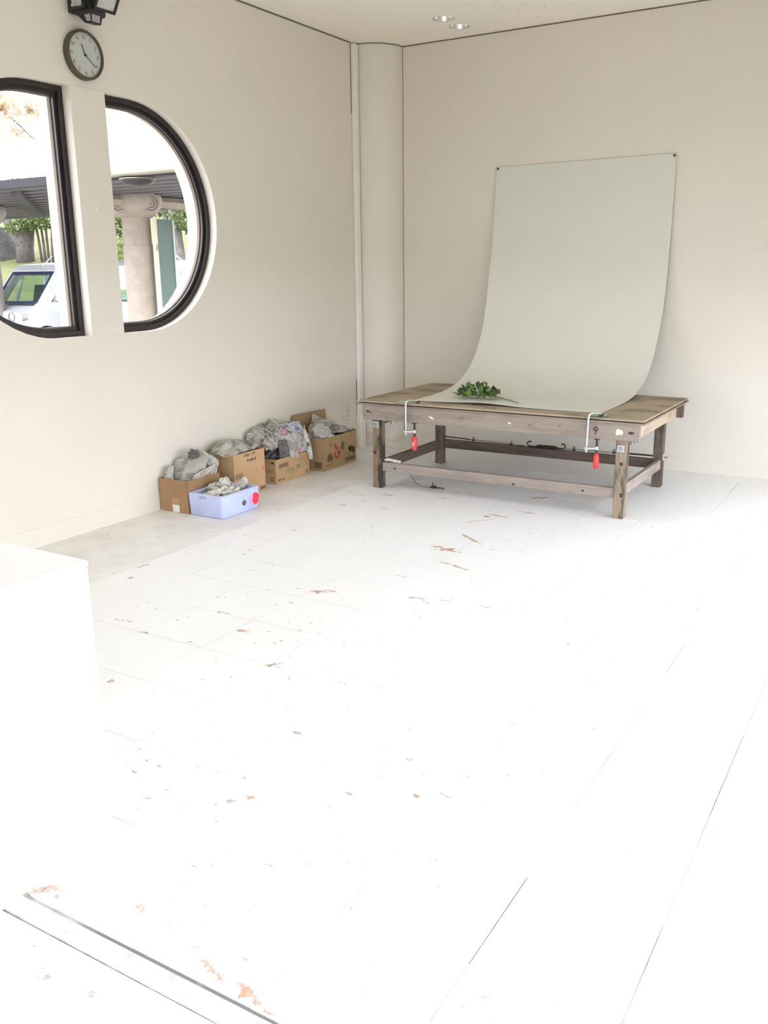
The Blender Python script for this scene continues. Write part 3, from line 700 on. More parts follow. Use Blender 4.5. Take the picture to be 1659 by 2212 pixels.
# clamps
def clamp(x, sx, label, tilt):
    """F clamp: bent bar over the table edge, sliding arm below, spindle with red handle."""
    t = thing('bar_clamp', (x, -1.62, .62), label, 'clamp', 'clamps holding the paper to the table')
    yb = -1.622
    B().tube([(x+sx*.062, -1.560, .641), (x+sx*.035, -1.578, .6455), (x+sx*.012, -1.604, .646), (x+sx*.003, yb, .640), (x, yb, .622), (x-tilt, yb, .41)], .0072, 8).build('bar', M['steel'], t, 40)
    B().lathe([(0, -.006), (.015, -.006), (.015, .002), (.008, .008), (0, .008)], (x+sx*.060, -1.560, .6355), 'z', 12).build('jaw_pad', M['darksteel'], t)
    xs = x + sx*.050
    a = B().box(min(x-tilt-.013, x-tilt+.011), x-tilt+.011, yb-.011, yb+.011, .424, .446, .003).tube([(x-tilt, yb, .436), (x+sx*.025, yb+.010, .433), (xs, -1.592, .436)], .006, 7)
    a.lathe([(.0115, -.011), (.0115, .011)], (xs, -1.590, .436), 'z', 10); a.build('sliding_arm', M['steel'], t)
    s_ = B().tube([(xs, -1.590, .398), (xs, -1.590, .488)], .0075, 8).lathe([(0, .488), (.018, .488), (.016, .494), (0, .494)], (xs, -1.590, 0), 'z', 12).build('spindle', M['darksteel'], t)
    h = B().lathe([(0, .306), (.012, .306), (.016, .314), (.0175, .340), (.0175, .382), (.013, .397), (.008, .402), (0, .402)], (xs, -1.590, 0), 'z', 14).build('handle', M['red'], t, 40)
    return t, h, xs
t, h, xs = clamp(1.211, 1, 'steel bar clamp with red handle at the left end of the paper edge', .000)
mark('maker_mark', 'y-', -1.6075, [rect(xs-.0035, .338, xs+.0035, .362)], M['labelwhite'], h, .0012)
clamp(2.489, 1, 'steel bar clamp with red handle at the right end of the paper edge', .006)

# ------------------------------------------------------------------ leafy sprig on the paper
t = thing('leafy_sprig', (1.56, -1.18, .630), 'small green leafy sprig with a bare stem lying on the white paper', 'plant')
stem = [(1.40, -1.17, .632), (1.50, -1.16, .638), (1.60, -1.155, .642), (1.69, -1.17, .642), (1.76, -1.215, .638), (1.83, -1.26, .636), (1.88, -1.295, .634), (1.905, -1.325, .632)]
stem = [(x, y, z+.004) for x, y, z in stem]
sp = B().tube(stem, [.0015, .002, .0025, .003, .003, .003, .003, .0035], 6).build('stem', M['twig'], t, True)
def leaf_mesh(L, W, k):
    b = B(); bm = b.bm; r = random.Random(k)
    prof = [(0, .0), (.12, .28), (.3, .8), (.42, .62), (.55, .95), (.68, .55), (.8, .62), (1, 0)]
    top = []; 
    c = [bm.verts.new((L*p, 0, .12*L*math.sin(PI*p))) for p, _ in prof]
    a = [bm.verts.new((L*p, W*q*(1+r.uniform(-.15, .15)), .12*L*math.sin(PI*p)+.25*W*q)) for p, q in prof[1:-1]]
    d = [bm.verts.new((L*p, -W*q*(1+r.uniform(-.15, .15)), .12*L*math.sin(PI*p)+.25*W*q)) for p, q in prof[1:-1]]
    for sd in (a, d):
        bm.faces.new((c[0], c[1], sd[0])); bm.faces.new((c[-1], c[-2], sd[-1]))
        for i in range(len(sd)-1): bm.faces.new((c[i+1], c[i+2], sd[i+1], sd[i]))
    me = bpy.data.meshes.new('leaf'); bm.to_mesh(me); bm.free(); me.materials.append(M['sprigleaf']); return me
lm = [leaf_mesh(.050, .020, 1), leaf_mesh(.058, .024, 2), leaf_mesh(.042, .017, 3)]
rr = random.Random(21); base = Vector(t.location)
for i in range(125):
    u = rr.random(); x = 1.415+.285*u
    hmax = .030 + .050*math.exp(-((x-1.57)/.10)**2) + .02*math.exp(-((x-1.455)/.03)**2)
    y = -1.18+rr.uniform(-.10, .055); z = .640+rr.random()*hmax
    o = link_mesh('leaf', lm[rr.randrange(3)], t, Vector((x, y, z))-base)
    o.rotation_euler = (rr.uniform(-.9, .9), rr.uniform(-1.1, .25), rr.uniform(0, 2*PI))
    q = rr.uniform(.75, 1.1); o.scale = (q, q, q)
for x, y, z, rz in ((1.385, -1.19, .640, 2.6), (1.398, -1.20, .637, 1.2), (1.372, -1.175, .637, 3.4)):
    o = link_mesh('leaf', lm[2], t, Vector((x, y, z))-base); o.rotation_euler = (.4, -.6, rz)
for x, y, z in ((1.45, -1.19, .70), (1.52, -1.15, .705), (1.60, -1.18, .70), (1.66, -1.20, .68), (1.56, -1.26, .655)):
    B().tube([(x*.5+.79, -1.158, .644), (x, y, z)], .0014, 5).build('stalk', M['twig'], t)

# ------------------------------------------------------------------ boxes along the left wall
def carton(name, x0, x1, y0, y1, h, mat, label, th=.006, cat='box', zcut=None):
    t = thing(name, ((x0+x1)/2, (y0+y1)/2, 0), label, cat, 'cardboard boxes of newspaper along the left wall' if cat == 'box' else None)
    b = B().box(x0+th, x1-th, y0+th, y1-th, .001, .001+th)
    b.box(x0, x0+th, y0, y1, .001, h).box(x1-th, x1, y0, y1, .001, h).box(x0+th, x1-th, y0, y0+th, .001, h).box(x0+th, x1-th, y1-th, y1, .001, h)
    b.build('body', mat, t); return t
# box nearest the window side (A)
A = carton('cardboard_box', .016, .258, -2.775, -2.462, .214, M['cardA'], 'plain brown cardboard box with a white label, behind the lavender foam box')
B().box(.2582, .2615, -2.770, -2.464, .168, .2155, .001).build('flap', M['cardA'], A)
B().box(.2565, .2585, -2.7765, -2.7735, .168, .214).build('corner_slot', M['inkbrown'], A)
mark('label', 'y-', -2.775, [rect(.122, .002, .180, .049)], M['labelwhite'], A)
mark('tape', 'y-', -2.775, [rect(.124, .049, .182, .098)], M['tapeclear'], A)
# B: tall box with handwriting
Bx = carton('cardboard_box', .006, .280, -2.338, -2.005, .306, M['cardB'], 'tall tan cardboard box with handwriting, behind the foam box end')
mark('handwriting', 'x+', .280, scribble(-2.218, .287, 3, .018, .020, .0045, 4)+scribble(-2.143, .289, 2, .013, .028, .004, 5)+scribble(-2.190, .247, 5, .017, .021, .0045, 6), M['inkblack'], Bx)
mark('red_print', 'x+', .280, [rect(-2.036, .152, -2.010, .178)]+stroke([(-2.125, .168), (-2.105, .164), (-2.09, .168), (-2.06, .166)], .003), M['inkpink'], Bx)
mark('barcode_print', 'x+', .280, ring_rect(-2.323, .136, -2.248, .173, .003)+[rect(-2.316+.009*k, .141, -2.312+.009*k, .166) for k in range(7)], M['inkbrown'], Bx)
mark('barcode_print', 'x+', .280, ring_rect(-2.070, .014, -2.008, .039, .003)+[rect(-2.065, .018, -2.013, .034)], M['inkbrown'], Bx)
mark('fragile_mark', 'y-', -2.338, [[(.143, .232), (.150, .240), (.158, .233), (.163, .222), (.152, .210), (.146, .220)]], M['inkblack'], Bx)
B().box(.1, .18, -2.3405, -2.3382, .001, .302).build('tape', M['tapeclear'], Bx)
# C: low box with green print
Cx = carton('cardboard_box', .010, .247, -1.841, -1.424, .180, M['cardC'], 'low cardboard box with green print, overflowing with newspaper')
B().prism([(.09, -1.842, .179), (.243, -1.842, .179), (.236, -1.885, .186), (.10, -1.885, .189)], (0, 0, .004)).build('flap', M['cardC'], Cx)
mark('barcode_print', 'x+', .247, ring_rect(-1.806, .112, -1.682, .141, .003)+[rect(-1.798+.0135*k, .116, -1.789+.0135*k, .137) for k in range(8)], M['inkbrown'], Cx)
g = []
for cu, cz, s_ in ((-1.692, .083, 1), (-1.661, .080, 1), (-1.630, .074, .9)):
    g += stroke([(cu-.011*s_, cz+.010), (cu+.011*s_, cz+.010)], .005)+stroke([(cu, cz+.013), (cu, cz-.013)], .005)+stroke([(cu-.010*s_, cz-.002), (cu+.010*s_, cz-.002)], .004)+stroke([(cu-.009, cz-.013), (cu+.009*s_, cz-.012)], .004)
g += [[(-1.598, .080), (-1.585, .098), (-1.568, .106), (-1.555, .098), (-1.545, .088), (-1.552, .076), (-1.575, .070)]]
g += stroke([(-1.676, .058), (-1.655, .056)], .006)+stroke([(-1.598, .060), (-1.580, .060)], .006)
mark('green_print', 'x+', .247, g, M['inkgreen'], Cx)
def this_way_up(face, v, u, z, s_, par):
    pl = [rect(u-s_, z-s_, u+s_, z-s_*.7)]
    for k in (-.5, .5): pl += [rect(u+k*s_-s_*.14, z-s_*.6, u+k*s_+s_*.14, z+s_*.3), [(u+k*s_-s_*.38, z+s_*.3), (u+k*s_+s_*.38, z+s_*.3), (u+k*s_, z+s_)]]
    mark('arrow_mark', face, v, pl, M['inkblack'], par)
this_way_up('x+', .247, -1.455, .031, .015, Cx); this_way_up('y-', -1.841, .213, .036, .016, Cx)
mark('small_print', 'x+', .247, [rect(-1.817, .021, -1.778, .032), rect(-1.764, .021, -1.744, .036)], M['inkbrown'], Cx)
mark('small_print', 'y-', -1.841, [rect(.208, .149, .230, .163)], M['inkblack'], Cx)
rg = []
for k in range(3):
    rg += stroke([(.168+.026*k+.010*math.cos(a), .085+.022*math.sin(a)) for a in np.linspace(-.3, PI+.3, 9)], .002)
mark('faint_print', 'y-', -1.841, rg, M['inkbrown'], Cx)
# D: box with the raised back flap
Dx = carton('cardboard_box', .020, .305, -1.313, -.848, .255, M['cardD'], 'brown cardboard box marked 90g with its back flap standing up')
B().prism([(.021, -1.313, .2505), (.021, -.852, .2505), (.021, -.868, .412), (.021, -1.322, .420)], (.005, 0, 0)).build('flap', M['cardD'], Dx)
B().prism([(.27, -.848, .20), (.304, -.848, .20), (.304, -.846, .262), (.27, -.844, .270)], (0, .004, 0)).build('flap', M['cardD'], Dx)
tx = B()
for dz in (0, .0016, -.0016):
    for du in (0, .0018, -.0018): text_on('x+', .305, -.917+du, .114+dz, '90g', .068, tx, .0002, .95)
tx.build('printed_text', M['inkblack'], Dx)
mark('barcode_print', 'x+', .305, ring_rect(-1.018, .022, -.856, .062, .004)+[rect(-1.005, .029, -.868, .055)], M['inkbrown'], Dx)
mark('square_print', 'y-', -1.313, ring_rect(.218, .017, .288, .071, .004)+[rect(.225, .024, .281, .064)], M['inkbrown'], Dx)
mark('red_print', 'x+', .305, [[(-1.172, .186), (-1.160, .200), (-1.145, .190), (-1.118, .160), (-1.112, .142), (-1.128, .138), (-1.150, .150)],
    [(-1.165, .118), (-1.150, .132), (-1.140, .124), (-1.150, .105), (-1.140, .092), (-1.120, .090), (-1.112, .104), (-1.122, .120), (-1.110, .134), (-1.092, .138), (-1.078, .122), (-1.082, .100), (-1.100, .078), (-1.130, .070), (-1.155, .078), (-1.168, .096)]], M['inkred'], Dx)
marks('brown_motif', 'x+', .305, [[(-1.264, .068), (-1.262, .098), (-1.247, .120), (-1.225, .127), (-1.203, .120), (-1.190, .100), (-1.183, .078), (-1.188, .062), (-1.205, .068), (-1.225, .060), (-1.245, .066)]]
    + [[(cx_+.013*math.cos(a), cz_+.013*math.sin(a)) for a in np.linspace(0, 2*PI, 8)[:-1]] for cx_, cz_ in ((-1.068, .150), (-1.052, .166), (-1.030, .156), (-1.056, .186), (-1.032, .182), (-1.040, .136))], M['inkbrown'], Dx)
marks('brown_motif', 'x+', .305, stroke([(-1.234, .210), (-1.217, .180)], .006)+stroke([(-1.203, .214), (-1.213, .176)], .008), M['inkbrown'], Dx)
mark('small_print', 'x+', .305, [rect(-1.286+.016*k, .035, -1.274+.016*k, .043) for k in range(6)], M['inkbrown'], Dx)

# foam box
F = thing('foam_box', (.408, -2.60, 0), 'lavender polystyrene box with a red sprayed patch, in front of the brown box', 'box')
def rrect(x0, x1, y0, y1, r, n=5):
    out = []
    for cx, cy, a in ((x1-r, y1-r, 0), (x0+r, y1-r, PI/2), (x0+r, y0+r, PI), (x1-r, y0+r, 3*PI/2)):
        out += [(cx+r*math.cos(a+PI/2*k/n), cy+r*math.sin(a+PI/2*k/n)) for k in range(n+1)]
    return out
def loops(b, ls, cap0=True, cap1=True):
    V = [[b.bm.verts.new(p) for p in l] for l in ls]; n = len(V[0])
    for a, c in zip(V, V[1:]):
        for k in range(n): b.bm.faces.new((a[k], a[(k+1) % n], c[(k+1) % n], c[k]))
    if cap0: b.bm.faces.new(V[0][::-1])
    if cap1: b.bm.faces.new(V[-1])
b = B()
def lp_(d, z, r): return [(x, y, z) for x, y in rrect(.264+d, .552-d, -2.783+d, -2.411-d, r)]
loops(b, [lp_(.012, .002, .02), lp_(.005, .010, .022), lp_(.0, .12, .020), lp_(0, .143, .018), lp_(.003, .147, .018), lp_(.022, .148, .014), lp_(.024, .143, .014), lp_(.026, .04, .014)])
b.build('body', M['foam'], F, 45)
mark('notch', 'y-', -2.783, [[(.361, .131), (.366, .117), (.424, .121), (.428, .133), (.420, .137), (.368, .136)]], M['foamin'], F, .0012, -.0008)
mark('spray_patch', 'x+', .552, [[(-2.521+.050+.044*math.cos(a)*(1+.1*math.sin(3*a)), .071+.042*math.sin(a)*(1+.08*math.cos(5*a))) for a in np.linspace(0, 2*PI, 20)[:-1] ]], M['spraypink'], F, .0004)
mark('spray_patch', 'x+', .552, [[(-2.456+.033*math.cos(a)*(1+.08*math.sin(4*a)), .072+.040*math.sin(a)*(1+.08*math.cos(3*a))) for a in np.linspace(0, 2*PI, 18)[:-1] ]], M['sprayred'], F, .0008)
mark('spray_patch', 'x+', .552, [[(-2.572+.019*math.cos(a)*(1+.15*math.sin(5*a)), .066+.017*math.sin(a)*(1+.15*math.cos(4*a))) for a in np.linspace(0, 2*PI, 18)[:-1] ]], M['spraygrey'], F, .0006)

# ------------------------------------------------------------------ crumpled newspaper
def sheet(corners, bulge, mat, label, seed, amp=.012, folds=7, n=18, group=None, fringe=.006):
    """newspaper sheet between four corners (bottom left, bottom right, top right, top left), pushed out by 'bulge' and crumpled."""
    r = np.random.default_rng(seed); c = [np.array(q, float) for q in corners]; bul = np.array(bulge, float)
    nrm = np.cross(c[1]-c[0], c[3]-c[0]); nrm = nrm/np.linalg.norm(nrm)
    dirs = [(math.cos(a), math.sin(a)) for a in r.uniform(0, PI, folds)]; fr_ = r.uniform(1.0, 3.2, folds); ph = r.uniform(0, 1, folds)
    ex = c[1]-c[0]; ey = c[3]-c[0]
    b = B(); uvl = b.bm.loops.layers.uv.new('UVMap'); V = {}; UV = {}
    jt = r.normal(0, 1, (n+1, n+1, 2))
    for i in range(n+1):
        for j in range(n+1):
            u, v = j/n, i/n
            uu, vv = u + fringe*1.2*jt[i, j, 0], v + fringe*1.2*jt[i, j, 1]
            p = (1-uu)*(1-vv)*c[0]+uu*(1-vv)*c[1]+uu*vv*c[2]+(1-uu)*vv*c[3]
            p = p + bul*(math.sin(PI*u)*math.sin(PI*v))**.8
            h = 0
            for (dx, dy), f, q in zip(dirs, fr_, ph):
                s_ = (dx*u+dy*v)*f+q; h += (abs((s_ % 1)*2-1)-.5)/(.6+.5*f)
            p = p + nrm*amp*h
            vt = b.bm.verts.new(p); V[i, j] = vt; UV[vt] = (u, v)
    for i in range(n):
        for j in range(n):
            q = (V[i, j], V[i, j+1], V[i+1, j+1], V[i+1, j])
            if (i+j) % 2: fs = [b.bm.faces.new((q[0], q[1], q[2])), b.bm.faces.new((q[0], q[2], q[3]))]
            else: fs = [b.bm.faces.new((q[0], q[1], q[3])), b.bm.faces.new((q[1], q[2], q[3]))]
            for f in fs:
                for l in f.loops: l[uvl].uv = UV[l.vert]
    o = b.build('newspaper', mat, None, 14, recalc=False)
    return tag(o, label, 'newspaper', group)
def wad(c, rad, mat, label, seed, squash=(1, 1, .8), group=None, amp=.30):
    """crumpled ball of newspaper: faceted lump with ridges."""
    r = np.random.default_rng(seed); b = B(); bmesh.ops.create_icosphere(b.bm, subdivisions=4, radius=1.0)
    ds = r.normal(size=(12, 3)); ds /= np.linalg.norm(ds, axis=1)[:, None]; fr_ = r.uniform(1.0, 3.0, 12); ph = r.uniform(0, 1, 12)
    uvl = b.bm.loops.layers.uv.new('UVMap'); uvd = {}
    for v in b.bm.verts:
        p = np.array(v.co); h = 0
        for d, f, q in zip(ds, fr_, ph): h += (abs(((p@d)*f+q) % 1*2-1)-.5)/(1+f)
        uvd[v] = (p[0]*.5+p[2]*.35+.5, p[1]*.5+p[2]*.3+.5)
        p = p*(1+amp*h); v.co = Vector(c)+Vector((p[0]*rad*squash[0], p[1]*rad*squash[1], p[2]*rad*squash[2]))
    for f in b.bm.faces:
        for l in f.loops: l[uvl].uv = uvd[l.vert]
    return tag(b.build('newspaper', mat, None, 16), label, 'newspaper', group)
NW = M['news']
# in box A: folded sheets leaning back
gA = 'newspaper in the plain brown box'
sheet([(.035, -2.755, .13), (.245, -2.68, .13), (.235, -2.52, .335), (.03, -2.62, .31)], (.01, -.03, .02), NW[0], 'wide grey sheet of newspaper leaning in the plain brown box', 31, .010, 6, 20, gA)
sheet([(.03, -2.765, .14), (.115, -2.75, .14), (.08, -2.70, .285), (.022, -2.72, .285)], (.0, -.02, .01), NW[0], 'narrow folded newspaper at the wall end of the plain brown box', 32, .006, 5, 12, gA)
sheet([(.165, -2.56, .31), (.262, -2.50, .20), (.262, -2.46, .30), (.11, -2.51, .385)], (.015, -.015, .02), NW[5], 'newspaper folded over at the top of the pile in the plain brown box', 33, .010, 5, 14, gA)
sheet([(.250, -2.755, .175), (.256, -2.50, .220), (.262, -2.475, .290), (.240, -2.68, .240)], (.012, -.006, .0), NW[6], 'coloured advert page sticking up along the front edge of the plain brown box', 34, .004, 4, 12, gA)
wad((.13, -2.555, .335), .035, NW[7], 'dark scrunched newspaper at the peak of the plain brown box pile', 35, (1, 1, 1.1), gA)
wad((.135, -2.60, .18), .072, NW[0], 'crumpled newspaper filling the inside of the plain brown box', 36, (1.2, 1.3, .9), gA)
# in box B: flat crumple across the top
gB = 'newspaper in the tall tan box'
sheet([(.03, -2.36, .295), (.275, -2.345, .300), (.268, -2.03, .328), (.02, -2.06, .345)], (0, 0, .055), NW[1], 'headline sheet spread across the top of the tall tan box', 41, .014, 8, 22, gB)
sheet([(.05, -2.345, .30), (.215, -2.335, .305), (.19, -2.20, .375), (.03, -2.20, .36)], (0, -.02, .03), NW[5], 'plain newspaper fold bulging over the near side of the tall tan box', 42, .010, 6, 14, gB)
wad((.15, -2.16, .255), .085, NW[0], 'newspaper wad under the headline sheet in the tall tan box', 43, (1.2, 1.5, .65), gB)
# in box C: tall heap
gC = 'newspaper heaped in the low green print box'
wad((.13, -1.62, .150), .115, NW[7], 'dark newspaper heart of the heap in the low box', 50, (.85, 1.35, .85), gC)
wad((.07, -1.80, .315), .085, NW[0], 'pale newspaper wad at the left of the heap on the low box', 51, (.75, 1.2, 1.0), gC)
wad((.16, -1.78, .290), .062, NW[1], 'striped newspaper fold hanging at the left front of the heap', 52, (.8, 1.2, .9), gC)
wad((.10, -1.705, .375), .062, NW[3], 'dark grey newspaper wad on top of the heap over the low box', 53, (1.0, 1.2, .75), gC, .4)
wad((.05, -1.60, .375), .055, NW[5], 'plain newspaper scrunch at the back of the heap by the wall', 54, (.9, 1.0, 1.0), gC)
sheet([(.215, -1.745, .17), (.248, -1.655, .165), (.222, -1.66, .300), (.20, -1.74, .300)], (.03, -.01, 0), NW[7], 'grey shaded page curling down at the front of the heap', 55, .006, 4, 12, gC)
sheet([(.245, -1.660, .155), (.262, -1.575, .160), (.225, -1.56, .345), (.200, -1.665, .335)], (.03, 0, 0), NW[5], 'cream newspaper tongue hanging over the front of the low box', 56, .012, 6, 14, gC)
sheet([(.235, -1.590, .175), (.265, -1.455, .195), (.195, -1.43, .370), (.170, -1.60, .360)], (.035, 0, .01), NW[2], 'newspaper with pink pictures at the front of the heap', 57, .016, 7, 16, gC)
sheet([(.190, -1.590, .345), (.240, -1.435, .300), (.150, -1.405, .395), (.085, -1.59, .395)], (.02, 0, .035), NW[4], 'newspaper with blue print draped over the right top of the heap', 58, .014, 6, 16, gC)
sheet([(.262, -1.440, .118), (.270, -1.405, .112), (.195, -1.40, .375), (.235, -1.475, .330)], (.025, .01, 0), NW[8], 'white newspaper corner hanging down at the right end of the low box', 59, .006, 4, 12, gC)
wad((.13, -1.50, .280), .100, NW[3], 'newspaper wad beneath the blue printed sheet on the heap', 60, (.75, 1.0, .95), gC)
wad((.14, -1.66, .310), .080, NW[2], 'newspaper wad in the middle of the heap with a pink patch', 61, (.8, 1.2, .8), gC)
# in box D
gD = 'newspaper in the box marked 90g'
wad((.20, -1.215, .275), .088, NW[5], 'round plain newspaper ball at the near end of the 90g box', 71, (1.0, 1.0, .95), gD, .22)
sheet([(.10, -1.20, .30), (.24, -1.16, .30), (.20, -.98, .335), (.06, -1.10, .40)], (.02, -.01, .03), NW[0], 'peaked newspaper sheet at the back of the 90g box', 72, .014, 7, 16, gD)
sheet([(.20, -1.10, .255), (.290, -.90, .250), (.20, -.88, .285), (.13, -1.08, .335)], (.01, 0, .015), NW[3], 'dark newspaper sheet sloping down to the right in the 90g box', 73, .010, 6, 14, gD)
sheet([(.255, -1.03, .255), (.290, -.865, .262), (.15, -.875, .290), (.15, -1.02, .322)], (0, 0, .018), NW[0], 'newspaper layers at the far end of the 90g box', 74, .010, 6, 14, gD)
sheet([(.270, -1.245, .250), (.306, -1.175, .236), (.300, -1.150, .262), (.240, -1.20, .285)], (.008, 0, .006), NW[8], 'white paper tab lying over the front rim of the 90g box', 75, .004, 4, 10, gD)
wad((.17, -1.02, .200), .098, NW[7], 'dark newspaper filling the middle of the 90g box', 76, (1.1, 1.5, .6), gD)
# in the foam box
gF = 'newspaper in the foam box'
wad((.385, -2.615, .095), .075, NW[3], 'dark newspaper base of the pile in the foam box', 81, (1.2, 1.6, .75), gF)
wad((.395, -2.575, .168), .045, NW[8], 'pale newspaper ball standing on the foam box pile', 82, (.9, 1.0, 1.05), gF, .35)
sheet([(.365, -2.755, .135), (.475, -2.72, .130), (.455, -2.60, .168), (.355, -2.65, .165)], (0, 0, .012), NW[8], 'cream newspaper strip at the near end of the foam box', 83, .014, 7, 14, gF)
sheet([(.475, -2.695, .128), (.522, -2.575, .135), (.480, -2.53, .160), (.430, -2.65, .160)], (0, 0, .010), NW[8], 'white crumpled newspaper at the front of the foam box', 84, .012, 6, 14, gF)
wad((.455, -2.525, .148), .045, NW[0], 'grey twisted newspaper pointing to the right of the foam box', 85, (.8, 1.7, .7), gF)
wad((.465, -2.455, .178), .022, NW[8], 'small yellowed newspaper tuft at the right of the foam box', 86, (.9, .9, 1.2), gF)
sheet([(.300, -2.660, .150), (.350, -2.625, .150), (.345, -2.575, .185), (.300, -2.61, .172)], (0, 0, .01), NW[8], 'small cream newspaper flag at the back of the foam box', 87, .006, 4, 10, gF)

# ------------------------------------------------------------------ clock
cc = (0, -3.094, 2.664)
t = thing('wall_clock', cc, 'round wall clock with a dark olive rim and pale dial', 'clock')
B().lathe([(.110, .001), (.127, .001), (.127, .034), (.123, .040), (.116, .041), (.1135, .037), (.1130, .026)], cc, 'x', 48).build('rim', M['clockrim'], t, 40)
dial = B().lathe([(0, .026), (.1135, .026), (.1135, .018), (0, .018)], cc, 'x', 48).build('dial', M['clockface'], t)
nb = B()
for k in range(1, 13):
    a = k*PI/6; text_on('x+', .026, cc[1]+.090*math.sin(a), cc[2]+.090*math.cos(a), str(k), .026, nb, .0004)
nb.build('numerals', M['clockink'], dial)
mkb = B()
for k in range(60):
    a = k*PI/30; r0, r1, hw = (.1015, .110, .0011) if k % 5 == 0 else (.1060, .110, .0005)
    pl = [(cc[1]+r*math.sin(a)+s*hw*math.cos(a), cc[2]+r*math.cos(a)-s*hw*math.sin(a)) for r, s in ((r0, -1), (r1, -1), (r1, 1), (r0, 1))]
    mkb.prism([face_pt('x+', .026, u, z) for u, z in pl], (.0005, 0, 0))
mkb.build('minute_marks', M['clockink'], dial)
mark('dial_mark', 'x+', .026, [rect(cc[1]-.006, cc[2]-.040, cc[1]+.006, cc[2]-.037)], M['cargrey'], dial)
def hand(name, ang, r0, r1, w0, w1, x):
    a = math.radians(ang); pl = []
    for r, w_ in ((r0, -w0), (r1, -w1), (r1, w1), (r0, w0)): pl.append((cc[1]+r*math.sin(a)+w_*math.cos(a), cc[2]+r*math.cos(a)-w_*math.sin(a)))
    B().prism([face_pt('x+', x, u, z) for u, z in pl], (.0012, 0, 0)).build(name, M['clockink'], t)
hand('hour_hand', 340.5, -.008, .058, .0030, .0026, .0285); hand('minute_hand', 127.5, -.010, .086, .0022, .0018, .0305)
B().lathe([(0, .036), (.006, .036), (.006, .026)], cc, 'x', 16).build('hand_boss', M['clockink'], t)

# ------------------------------------------------------------------ sensor floodlight above the clock
fb = (.0, -3.10, 2.93)
t = thing('sensor_floodlight', fb, 'black twin head sensor floodlight on the wall above the clock', 'light')
B().box(.001, .035, -3.165, -3.035, 2.86, 3.06, .006).build('wall_bracket', M['black'], t)
bd = B(); loops(bd, [[(x, y, z) for x, y in ((.03, -3.15), (.13, -3.15), (.13, -3.05), (.03, -3.05))] for z in (3.04,)] + [[(.03, -3.16, 2.885), (.145, -3.15, 2.885), (.145, -3.06, 2.885), (.03, -3.05, 2.885)]])
bd.build('body', M['blacksensor'], t)
sn = B(); loops(sn, [[(.02, -3.165, 2.885), (.150, -3.150, 2.885), (.150, -3.050, 2.885), (.02, -3.05, 2.885)], [(.06, -3.150, 2.845), (.152, -3.145, 2.845), (.152, -3.060, 2.845), (.06, -3.06, 2.845)], [(.100, -3.14, 2.806), (.146, -3.138, 2.800), (.146, -3.072, 2.800), (.100, -3.07, 2.806)]])
sb = sn.build('sensor_housing', M['black'], t)
B().prism([(.1525, -3.138, 2.842), (.1525, -3.082, 2.842), (.1475, -3.082, 2.808), (.1475, -3.134, 2.808)], (.002, 0, 0)).build('sensor_lens', M['sensorlens'], sb)
B().prism([(.112, -3.1505, 2.842), (.150, -3.1465, 2.842), (.146, -3.1395, 2.810), (.118, -3.1415, 2.812)], (0, -.002, 0)).build('sensor_lens', M['sensorlens'], sb)
B().lathe([(0, -.03), (.020, -.028), (.024, -.010), (.024, .006), (.018, .010), (0, .010)], (.140, -3.055, 2.862), 'x', 14).build('sensor_cap', M['blacksensor'], sb)
def head(face):
    """lamp head: framed box tilted downward; 'x' looks to +x, 'y' looks to -y."""
    fo, gl = B(), B()
    if face == 'x':      # frame around lens in the plane tilted 35 degrees
        y0, y1, zb = -3.125, -2.972, 2.872; L = .165; tx_, tz_ = math.sin(math.radians(32)), math.cos(math.radians(32))
        P = lambda u, s_, d: (.150+s_*tx_+d*tz_, y0+(y1-y0)*u, zb+s_*tz_-d*tx_)
    else:
        x0, x1, zb = .030, .132, 2.868; L = .165; tx_, tz_ = math.sin(math.radians(3)), math.cos(math.radians(3))
        P = lambda u, s_, d: (x0+(x1-x0)*u, -3.165-s_*tx_-d*tz_, zb+s_*tz_-d*tx_)
    def slab(b, u0, u1, s0, s1, d0, d1):
        a = [P(u0, s0, d0), P(u1, s0, d0), P(u1, s1, d0), P(u0, s1, d0)]; v = Vector(P(u0, s0, d1))-Vector(P(u0, s0, d0)); b.prism(a, v)
    e = .10
    slab(fo, 0, 1, 0, .014, -.05, .008); slab(fo, 0, 1, L-.014, L, -.05, .008); slab(fo, 0, e, .014, L-.014, -.05, .008); slab(fo, 1-e, 1, .014, L-.014, -.05, .008)
    slab(fo, e, 1-e, .014, L-.014, -.05, -.04)
    h = fo.build('lamp_head', M['black'], t)
    slab(gl, e, 1-e, .014, L-.014, -.004, .002); gl.build('lens', M['lens'], h)
    bb = B(); slab(bb, .42, .58, .07, .12, .002, .003); bb.build('bulb', M['chrome'], h)
head('x'); head('y')
B().tube([(.085, -3.185, 2.888), (.062, -3.188, 2.884)], .007, 8).build('hinge_bolt', M['steel'], t)

# ------------------------------------------------------------------ downlights
for i, c in enumerate(DL):
    t = thing('downlight', (c[0], c[1], H), 'recessed ceiling downlight with bright reflector, %s' % ('farther from the back wall' if i == 0 else 'nearer the back wall'), 'light', 'pair of ceiling downlights')
    B().lathe([(DR-.004, .004), (DR-.003, -.002), (DR+.010, -.004), (DR+.012, -.0005)], (c[0], c[1], H), 'z', 36).build('trim_ring', M['wallwhite'], t, 40)
    B().lathe([(DR-.005, .002), (DR-.012, .03), (DR-.030, .085), (.030, .115), (0, .115)], (c[0], c[1], H), 'z', 36).build('reflector', M['chrome'], t, 40)
    B().lathe([(0, .035), (.014, .038), (.017, .06), (.017, .10), (0, .10)], (c[0], c[1], H), 'z', 12).build('bulb', M['lens'], t, True)
